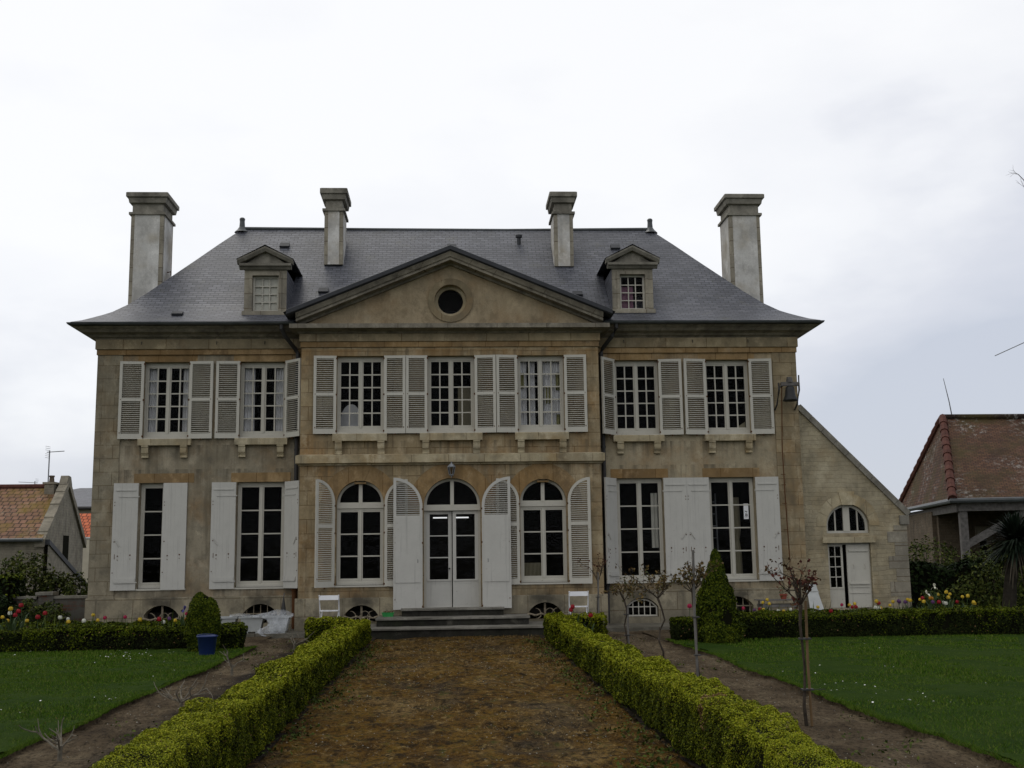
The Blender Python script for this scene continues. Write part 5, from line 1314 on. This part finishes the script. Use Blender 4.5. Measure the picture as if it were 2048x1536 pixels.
for k, x, y, z in TL: tulip(k, x, y, z, 'in the bed behind the left lawn hedge', 'left bed', RNG.uniform(.75, .95) if k != 'red' else 1.0)
for k, x, y, z in TR: tulip(k, x, y, z, 'in the bed behind the right lawn hedge', 'right bed', RNG.uniform(.7, .9))
for k, x, y, z in TM: tulip(k, x, y, z, ('beside the hedge near the right white chair' if k == 'red' else 'alone just left of the tall pointed box cone'), 'near the steps', 1.0)
def beds():
    rs = np.random.RandomState(33); pos = []
    for x0, x1, n in ((-12.5, -4.9, 1500), (5.6, 12.5, 2200)):
        x = rs.uniform(x0, x1, n); y = rs.uniform(-3.7, -1.85, n); z = .08+np.abs(rs.normal(0, .13, n)); pos.append(np.stack([x, y, z], 1))
    P = np.concatenate(pos); n = len(P); a = rs.uniform(0, 2*pi, n); L = rs.uniform(.1, .26, n); t = np.stack([np.cos(a)*L*.35, np.sin(a)*L*.35, L], 1); w_ = np.stack([-np.sin(a), np.cos(a), np.zeros(n)], 1)*.011
    tag(npmesh('flower_bed_greenery', np.stack([P-w_-t*.4, P+w_-t*.4, P+t*.3+w_*.8, P+t], 1), 4, 'weed'), kind='stuff')
beds()

# ================================================================== GARDEN OBJECTS
def chair(label, x, y, rz):
    t = thing('folding_chair', label, 'chair', (x, y, .085), rz, 'white folding chairs by the steps')
    hw = .20; B = lambda: MB()
    for s in (-1, 1):
        mb = MB(); mb.tube([(s*hw, -.22, 0), (s*hw, .02, .42), (s*hw, .20, .76)], .013, 6); mb.build('back_leg', 'chairwhite', t)
        mb = MB(); mb.tube([(s*(hw-.03), .24, 0), (s*(hw-.03), .06, .24), (s*(hw-.03), -.16, .44)], .012, 6); mb.build('front_leg', 'chairwhite', t)
    mb = MB()
    for k in range(5): yy = -.18+.065*k; mb.box(-hw+.012, hw-.012, yy, yy+.05, .425, .442)
    mb.build('seat', 'chairwhite', t)
    mb = MB(); pts = [(-hw+hw*2*k/8, .185-.03*sin(pi*k/8)+.0) for k in range(9)]
    for a, b in zip(pts[:-1], pts[1:]): mb.prism([(a[0], a[1], .66), (b[0], b[1], .66), (b[0], b[1]-.006, .755), (a[0], a[1]-.006, .755)], (0, .015, 0))
    mb.build('back_rail', 'chairwhite', t)
    mb = MB(); mb.box(-hw, hw, -.10, -.08, .25, .275); mb.build('stretcher', 'chairwhite', t)
chair('white folding chair left of the garden steps beside the grille', -2.56, -.62, rad(180)); chair('white folding chair right of the garden steps behind the red tulips', 2.70, -.55, rad(176))

# planters under a plastic sheet
def planter(label, x, first=[None]):
    t = thing('trough_planter', label, 'planter', (x, -.58, .085), 0, 'white plastic trough planters')
    mb = MB(); rings = [[(-a, -b, z), (a, -b, z), (a, b, z), (-a, b, z)] for a, b, z in ((.165, .12, .035), (.235, .155, .31))]; mb.sweep(rings); mb.build('body', 'whiteplastic', t)
    mb = MB(); mb.band([(-.27, -.18), (.27, -.18), (.27, .18), (-.27, .18)], [(-.235, -.15), (.235, -.15), (.235, .15), (-.235, .15)], 0, .035); mb.v = [(p[0], p[2], .345-p[1]) for p in mb.v]; mb.build('rim', 'whiteplastic', t)
    mb = MB(); mb.box(-.23, .23, -.148, .148, .30, .315); mb.build('soil', 'soil', t)
    for s in (-1, 1): mb = MB(); mb.box(s*.11-.035, s*.11+.035, -.11, .11, 0, .036); mb.build('foot', 'whiteplastic', t)
planter('white trough planter partly hidden by the twin peaked bush', -4.72); planter('white trough planter in clear view under the basement window', -4.16); planter('white trough planter mostly wrapped in plastic sheet', -3.62)
def wrap():
    rs = np.random.RandomState(8); nx, ny = 34, 40; V = []
    for j in range(ny+1):
        v = j/ny
        for i in range(nx+1):
            u = i/nx
            if v < .35:
                q = v/.35; x = -4.62+1.30*u; y = -.40-.38*q; z = .455+.09*math.exp(-((u-.72)/.16)**2)*(1-q*.55)+.022*sin(9*u+3*q)
            else:
                q = (v-.35)/.65; l0 = -4.62+1.30*u; x = l0+(-.10-.25*(u-.75))*q
                y = -.80-.13*q-.05*sin(7*u+4*q)*q; z = .43-.42*q+.02*sin(11*u)*(1-q); z = max(z, .02+.012*sin(20*u))
            V.append([x, y, z])
    V = np.array(V); V += np.stack([snoise(V, 70+k, 14) for k in range(3)], 1)*.014
    F = []
    for j in range(ny):
        for i in range(nx):
            a = j*(nx+1)+i
            if j >= .35*ny and (i < .60*nx + 3*sin(j*.35) - 4*(j-.35*ny)/ny or i > nx*.97): continue
            F.append((a, a+1, a+nx+2, a+nx+1))
    m = bpy.data.meshes.new('plastic_sheet'); m.from_pydata(V.tolist(), [], F); m.materials.append(MT['film'])
    tag(link('plastic_sheet', m), 'crumpled clear plastic sheet draped over the white trough planters', 'plastic sheet')
wrap()
# blue bucket
t = thing('bucket', 'blue plastic bucket on the left lawn edge below the twin peaked bush', 'bucket', (-4.02, -5.72, .05))
mb = MB(); mb.lathe([(.115, 0), (.125, .01), (.158, .29), (.172, .292), (.174, .312), (.160, .314), (.150, .29), (.118, .03), (.0, .028)], n=28, cap=False); mb.build('body', 'bluebucket', t, smooth=True)
mb = MB(); mb.tube([(.168*cos(a), .168*sin(a)*.97-.02*sin(a), .31+.035*abs(sin(a))) for a in np.linspace(pi, 2*pi, 14)], .006, 5); mb.build('handle', 'bluebucket', t)
# green tray with seedlings on the steps' left end
t = thing('seed_tray', 'small green tray with yellow green seedlings by the left end of the steps', 'tray', (-1.35, -.42, .36))
mb = MB(); mb.sweep([[(-a, -b, z), (a, -b, z), (a, b, z), (-a, b, z)] for a, b, z in ((.105, .08, 0), (.125, .095, .085), (.13, .10, .085), (.13, .10, .095), (.115, .085, .095), (.105, .08, .03))], cap=False); mb.box(-.105, .105, -.08, .08, .0, .03); mb.build('body', 'green', t)
rs = np.random.RandomState(3); P = rs.uniform(-1, 1, (90, 3))*[.10, .07, .018]+[0, 0, .10]; npmesh('seedlings', leafcards(rs, P, np.tile([0, 0, 1.], (90, 1)), .022, .5), 4, 'straw', t)
# table with flower pot at the right; its grey stands in for shadow
t = thing('garden_table', 'low slatted garden table with shadow put into its grey under the right wing window, half hidden by flowers', 'table', (7.02, -.62, .085))
mb = MB()
for k in range(6): yy = -.24+.08*k; mb.box(-.48, .48, yy, yy+.066, .50, .52)
mb.build('tabletop', 'stake', t)
mb = MB(); mb.box(-.42, .42, -.22, -.20, .36, .42); mb.box(-.42, .42, .20, .22, .36, .42); mb.build('apron', 'stake', t)
for sx in (-1, 1):
    for sy in (-1, 1): mb = MB(); mb.tube([(sx*.44, sy*.22, 0), (sx*.38, sy*.2, .50)], .018, 6); mb.build('leg', 'stake', t)
t = thing('flower_pot', 'small terracotta flower pot with a wilted plant standing on the garden table', 'flower pot', (7.12, -.62, .607))
mb = MB(); mb.lathe([(.055, 0), (.075, .085), (.085, .085), (.085, .11), (.07, .11), (.065, .07), (0, .07)], n=16, cap=False); mb.build('pot', 'terracotta', t, smooth=False)
rs = np.random.RandomState(12); P = np.abs(rs.normal(0, 1, (60, 3)))*[.05, .05, .08]*np.sign(rs.normal(0, 1, (60, 3)))+[0, 0, .17]; npmesh('plant', leafcards(rs, P, rs.normal(0, 1, P.shape), .022, 1), 4, 'weed', t)
t = thing('leaning_board', 'white folded board leaning against the wall left of the lean-to door', 'board', (8.08, -.02, .085))
mb = MB(); mb.prism([(-.17, 0, 0), (.19, 0, 0), (.13, .42, .62), (-.11, .42, .62)], (0, .025, .0)); mb.build('panel', 'whiteplastic', t)
mb = MB(); mb.prism([(-.12, .45, .645), (.14, .45, .645), (.12, .52, .80), (-.10, .52, .80)], (0, .03, 0)); mb.box(-.13, .15, .42, .47, .615, .64); mb.build('head_panel', 'whiteplastic', t)
t = thing('slatted_seat', 'white slatted seat lying behind the flowers right of the tall pointed cone', 'seat', (5.62, -1.0, .085), rad(12))
mb = MB()
for k in range(5): mb.obox((0, -.16+.08*k, .36+.012*k), (.24, 0, .02), (0, .03, 0), (0, 0, .009))
mb.build('slats', 'chairwhite', t)
mb = MB()
for sx in (-1, 1): mb.tube([(sx*.2, -.15, 0), (sx*.2, .12, .36)], .012, 5); mb.tube([(sx*.2, .15, 0), (sx*.2, -.12, .35)], .012, 5)
mb.build('legs', 'chairwhite', t)
# folded dark parasol leaning in the corner
t = thing('folded_parasol', 'dark folded parasol standing in the corner left of the pavilion', 'parasol', (-3.62, .05, .085))
mb = MB(); mb.lathe([(.10, .0), (.085, .2), (.045, .5), (.018, .66), (.01, .72)], n=10); mb.build('canopy', 'iron', t)
mb = MB(); mb.tube([(0, 0, .7), (.01, .02, .8)], .012, 6); mb.build('pole', 'wood', t)

# ================================================================== LOW BRICK WALL, VILLAGE AND BARN
x = NM('patched_brick', .92, .1); bc, bf = x.brick(x.map((1, 1, 1), src=x.xz()), .24, .075, (.10, .042, .027), (.11, .10, .082), (.08, .075, .06), .012, .5, .0)
x.col(x.mix(x.ramp(x.noise(2.5, 5, .65), (.42, 0.0), (.55, 1.0)), bc, (.10, .095, .08))); x.bump(bf, -.4, .01); MT['brickwall'] = x.done()
t = thing('brick_wall', 'low patched brick garden wall running left from the house corner', 'wall', (-8.6, 1.3, 0))
mb = MB(); mb.box(-.30, .70, 0, .22, 0, .80); mb.box(-.62, -.30, -.06, .26, 0, .88); mb.box(-3.6, -.62, .02, .20, 0, .80); mb.build('wall', 'brickwall', t)
mb = MB(); mb.box(-.30, .70, -.04, .26, .803, .86); mb.box(-.68, -.30, -.10, .30, .883, .95); mb.box(-3.6, -.68, -.02, .24, .803, .86); mb.build('coping', 'cap', t)

def facet(mb, pts, uvw=None):
    """planar roof face with uv in metres: u along the first edge, v up the slope"""
    P = [Vector(p) for p in pts]; e = (P[1]-P[0]).normalized(); n = e.cross(P[-1]-P[0]).normalized(); v = n.cross(e)
    mb.face(P, [((p-P[0]).dot(e), (p-P[0]).dot(v)) for p in P])
# village house: ridge along X, gable turned to the garden
t = thing('village_house', 'stone village house with mossy tiled roof and stepped gable at far left', 'house', (-17.46, 25, 0))
O = Vector((-17.46, 25, 0)); ze, zr = 2.70, 5.15
g1 = Vector((-.93, 8.2, 0)); mid = g1*.5
K0 = Vector((0, 0, 0)); K1 = g1; AP = mid+Vector((0, 0, zr+.15))
mb = MB(); mb.face([K0, K1, K1+Vector((0, 0, 2.5)), AP, K0+Vector((0, 0, ze))]); mb.face([K0+Vector((-16, -.3, 0)), K0, K0+Vector((0, 0, ze)), K0+Vector((-16, -.3, ze))])
mb.build('wall', 'village_stone', t, fix=False)
mb = MB(); facet(mb, [Vector((-16, -.55, ze-.05)), Vector((.0, -.25, ze-.05)), mid+Vector((0, 0, zr)), mid+Vector((-16, 0, zr))]); mb.build('roof', 'village_tile', t)
mb = MB(); mb.tube([mid+Vector((-16, 0, zr+.03)), mid+Vector((-.3, 0, zr+.03))], .13, 8); mb.build('ridge', 'ridge_tile', t)
mb = MB(); mb.tube([Vector((-16, -.62, ze-.08)), Vector((.05, -.33, ze-.08))], .08, 8); mb.build('gutter', 'zinc', t)
mb = MB()
for A_, B_ in ((K0+Vector((0, -.2, ze-.25)), AP), (AP, K1+Vector((0, .2, 2.5)))):
    for k in range(9):
        p = A_+(B_-A_)*(k/9); q = A_+(B_-A_)*((k+1)/9)
        mb.prism([p+Vector((.10, 0, -.12)), q+Vector((.10, 0, -.12)), q+Vector((.10, 0, .20)), p+Vector((.10, 0, .20+.06*(k % 2)))], (-.42, 0, 0))
mb.prism([AP+Vector((.08, -.40, -.05)), AP+Vector((.08, .40, -.05)), AP+Vector((.08, .2, .34)), AP+Vector((.08, -.14, .38))], (-.36, 0, 0))
mb.build('gable_coping', 'village_stone', t)
mb = MB(); c_ = mid+Vector((.012, -.45, 2.15)); mb.box(c_.x-.25, c_.x+.06, c_.y-.0, c_.y+.75, c_.z-.7, c_.z+.75); mb.build('window', 'hedge_core', t)
mb = MB(); q = mid+Vector((-.62, -.35, zr-.75)); mb.box(q.x-.22, q.x+.22, q.y-.3, q.y+.3, q.z, q.z+.86); mb.box(q.x-.29, q.x+.29, q.y-.37, q.y+.37, q.z+.86, q.z+.95)
ch = mb.build('chimney', 'village_stone', t); mb = MB(); mb.lathe([(.13, 0), (.10, .25), (.13, .25), (.13, .32)], (q.x, q.y, q.z+.95), 10); mb.build('chimney_pot', 'barn_stone', ch)
mb = MB(); a = Vector((.22, -.1, ze-.1)); b = Vector((-.55, 7.9, .55)); mb.prism([a+Vector((.06, 0, -.18)), b+Vector((.06, 0, -.18)), b+Vector((.06, 0, .04)), a+Vector((.06, 0, .04))], (-.4, 0, 0)); mb.build('lean_to_coping', 'lead', t)
mb = MB(); mb.face([Vector((.2, -.1, 0)), Vector((-.57, 7.9, 0)), b+Vector((-.0, 0, -.1)), a+Vector((0, 0, -.1))]); mb.build('lean_to_wall', 'village_stone', t)
def aerial(label, loc, h, arm, dirv, n=6, mastr=.025, el=.30):
    t = thing('television_aerial', label, 'aerial', loc); mb = MB(); mb.tube([(0, 0, 0), (0, 0, h)], mastr, 6); mb.build('mast', 'galv', t)
    d = Vector(dirv).normalized(); s = d.cross(Vector((0, 0, 1))).normalized(); c_ = Vector((0, 0, h-.08)); mb = MB(); mb.tube([c_-d*arm*.18, c_+d*arm], mastr*.7, 5)
    for k in range(n): p = c_+d*arm*(k+.5)/n; mb.tube([p-s*el*.35, p+s*el*.35], mastr*.3, 4)
    up = Vector((0, 0, 1))
    for k in (-1, 1):
        for j in range(3): p = c_-d*arm*.12+up*k*(.12+.12*j)*el/.3; mb.tube([p-s*el, p+s*el], mastr*.3, 4)
    mb.build('yagi', 'galv', t); return t
aerial('tall television aerial on the chimney of the tiled village house', (-18.64, 28.55, 4.85), 1.98, .72, (1, -.15, .04), 7, .028, .22)
aerial('small distant television aerial behind the ridge of the tiled village house', (-21.2, 34, 4.6), 1.2, .85, (-1, .1, .06), 6, .02, .16)
# slate house and orange roofed house beyond
t = thing('slate_house', 'cream rendered house with grey slate roof just left of the manor', 'house', (-26, 50, 0))
mb = MB(); mb.box(-5, 7, 0, 9, 0, 5.2); mb.build('wall', 'cream', t)
mb = MB(); facet(mb, [(-5.3, -.4, 5.2), (7.4, -.4, 5.2), (4.6, 4.2, 6.75), (.6, 4.2, 6.75)]); facet(mb, [(7.4, -.4, 5.2), (7.4, 9.4, 5.2), (4.6, 4.2, 6.75)]); facet(mb, [(7.4, 9.4, 5.2), (-5.3, 9.4, 5.2), (.6, 4.2, 6.75), (4.6, 4.2, 6.75)]); facet(mb, [(-5.3, 9.4, 5.2), (-5.3, -.4, 5.2), (.6, 4.2, 6.75)]); mb.build('roof', 'slate', t)
mb = MB(); mb.tube([(-5.3, -.5, 5.15), (7.4, -.5, 5.15)], .12, 6); mb.build('gutter', 'iron', t)
t = thing('orange_roofed_house', 'small house with bright orange tiled roof squeezed against the left end of the manor', 'house', (-21.2, 40, 0))
mb = MB(); mb.box(1.0, 6, 0, 6, 0, 3.0); mb.build('wall', 'village_stone', t)
mb = MB(); facet(mb, [(.75, -.3, 3.05), (6.4, -.3, 3.05), (6.4, 2.2, 4.5), (-.45, 2.2, 4.5)]); mb.build('roof', 'orange_tile', t)
mb = MB(); mb.box(1.3, 1.9, -.02, .3, .9, 1.9); mb.build('window', 'hedge_core', t)
mb = MB(); mb.tube([(.75, -.36, 3.0), (6.4, -.36, 3.0)], .08, 6); mb.build('gutter', 'whiteplastic', t)

# barn: hipped tile roof with an open corner on a post
t = thing('barn', 'old stone barn with lichened red tiled hipped roof and open corner post', 'barn', (0, 0, 0))
Nn = Vector((16.23, 11.0, 3.26)); l = Vector((.195, .981, 0)); r_ = Vector((.981, -.195, 0)); up = Vector((0, 0, 1))
Lf = Nn+l*9.4; Rn = Nn+r_*13; Rf = Lf+r_*13
R0 = Nn+l*4.5+r_*.90+up*3.17; R1 = R0+r_*12
def sagged(mb, a, b, c_, d):             # quad a-b eaves, d-c ridge, cut into strips so the roof can undulate
    n = 16
    for i in range(n):
        t0, t1 = i/n, (i+1)/n; f = lambda p, q, tt: p.lerp(q, tt)
        s0 = -.10*sin(pi*t0)-.03*sin(9*t0); s1 = -.10*sin(pi*t1)-.03*sin(9*t1)
        P = [f(a, b, t0), f(a, b, t1), f(d, c_, t1)+up*s1, f(d, c_, t0)+up*s0]; L = (b-a).length; H2 = (d-a).length
        mb.face(P, [(t0*L, 0), (t1*L, 0), (t1*L, H2), (t0*L, H2)])
mb = MB(); sagged(mb, Nn, Rn, R1, R0); facet(mb, [Lf, Nn, R0]); facet(mb, [Rf, Lf, R0, R1]); bro = mb.build('roof', 'barn_tile', t)
def hipt(a, b, n, r, name='hip_tiles'):
    mb = MB(); a = Vector(a); b = Vector(b); d = (b-a)/n
    for k in range(n): mb.tube([a+d*k-d*.08, a+d*(k+1)], [r*1.12, r*.86], 8)
    mb.build(name, 'ridge_tile', bro)
hipt(Nn+up*.03, R0+up*.04, 10, .14); hipt(Lf+up*.03, R0+up*.04, 13, .13)
mb = MB(); mb.tube([R0+up*.02, R0.lerp(R1, .3)+up*-.07, R0.lerp(R1, .6)-up*.12, R1+up*.02], .11, 8); mb.build('ridge', 'barn_tile', bro)
mb = MB(); mb.tube([Lf-up*.06-r_*.08, Nn-up*.06-r_*.08-l*.08, Rn-up*.06-l*.08], .085, 8); mb.build('gutter', 'zinc', t)
mb = MB()
for a, b in ((Lf+r_*.25-up*.28, Nn+r_*.25+l*.2-up*.28), (Nn+l*.25+r_*.2-up*.26, Rn+l*.25-up*.26)): d = (b-a).normalized(); s_ = d.cross(up); mb.obox((a+b)/2, d*(b-a).length/2, s_*.11, up*.13)
mb.build('wall_plate', 'wood', t)
mb = MB(); p0 = Nn+l*.3+r_*.35; mb.obox((p0.x, p0.y, 1.5), r_*.12, l*.12, up*1.5); mb.build('corner_post', 'wood', t)
mb = MB(); a = Vector((p0.x, p0.y, 1.75)); b = a+r_*2.05+up*1.15; d = b-a; mb.obox((a+b)/2, d/2, l*.08, d.cross(l).normalized()*.11); mb.build('brace', 'wood', t)
mb = MB(); w0 = Nn+l*3.6+r_*.35; mb.obox((w0+r_*1.55).to_2d().to_3d()+up*1.55, r_*1.65, l*.2, up*1.55); mb.build('porch_wall', 'barn_stone', t)
mb = MB(); mb.obox((Nn+l*2.0+r_*3.2).to_2d().to_3d()+up*1.5, r_*.2, l*1.9, up*1.5); mb.obox((Nn+l*.35+r_*8.2).to_2d().to_3d()+up*1.5, r_*4.9, l*.2, up*1.5); mb.build('wall', 'barn_stone', t)
mb = MB(); mb.obox((Nn+l*.33+r_*2.95+up*0).to_2d().to_3d()+up*1.45, r_*.36, l*.24, up*1.47); mb.build('dressed_jamb', 'chimney_stone', t)
mb = MB(); mb.obox((Nn+l*7+r_*.3).to_2d().to_3d()+up*1.5, r_*.2, l*3.3, up*1.5); mb.build('end_wall', 'barn_stone', t)
mb = MB(); c_ = (w0+r_*1.35-l*.21).to_2d().to_3d(); mb.obox(c_+up*1.75, r_*.11, l*.02, up*.35); wn_ = mb.build('slit_window', 'hedge_core', t)
mb = MB(); mb.obox(c_+up*2.28, r_*.24, l*.03, up*.16); mb.build('lintel', 'chimney_stone', wn_)
t = thing('lightning_rod', 'thin leaning metal rod on the barn ridge', 'rod', tuple(R0+r_*.35-up*.1)); mb = MB(); mb.tube([(0, 0, 0), (-.09, 0, .7), (-.24, 0, 1.55)], [.022, .018, .010], 6); mb.build('rod', 'galv', t)
aerial('television aerial with a long boom at the right edge above the barn roof', (20.35, 13, 6.0), 2.98, 1.45, (-1, .0, -.43), 9, .022, .26)
# bare tree whose outermost twigs reach in at the right
def twig_tree():
    rs = np.random.RandomState(91); t = thing('bare_tree', 'bare tree at the right edge with a few budding twig tips in view', 'tree', (13.7, -4.0, 0)); mb = MB(); lv = []
    mb.tube([(0, 0, 0), (.1, 0, 1.5), (0, .05, 3.0), (.1, .1, 4.4), (.1, .1, 5.6)], [.13, .11, .09, .06, .04], 8); mb.build('trunk', 'rosebark', t)
    mb = MB()
    for z, a, L in ((3.2, .3, 1.5), (3.8, 2.0, 1.3), (4.4, -.9, 1.3), (4.9, .8, 1.2), (5.4, 1.6, 1.0)): branchy(mb, rs, (.05, .05, z), Vector((cos(a), sin(a), .9)).normalized(), L, .03, 2, lv, .5, .3)
    for e in ((-2.42, .0, 8.95), (-2.28, .05, 8.70), (-2.15, .0, 8.35)):     # long shoots reaching towards the house
        p0 = Vector((.1, .1, 5.5)); E_ = Vector(e); pts = [p0.lerp(E_, k/8) + Vector((0, 0, .22*sin(pi*k/8))) for k in range(9)]; mb.tube(pts, [.035-.0035*k for k in range(9)], 5)
        for k in (6, 7, 8):
            for _ in range(3): branchy(mb, rs, pts[k], Vector((-.7+rs.normal(0, .5), rs.normal(0, .4), .5+rs.normal(0, .5))).normalized(), .15, .004, 1, lv, .5, .1)
    mb.build('branches', 'rosebark', t); P = np.array(lv); P = P[P[:,0] > -2.0]; npmesh('buds', leafcards(rs, P, rs.normal(0, 1, P.shape), .014, 1), 4, 'roseleaf2', t)
twig_tree()
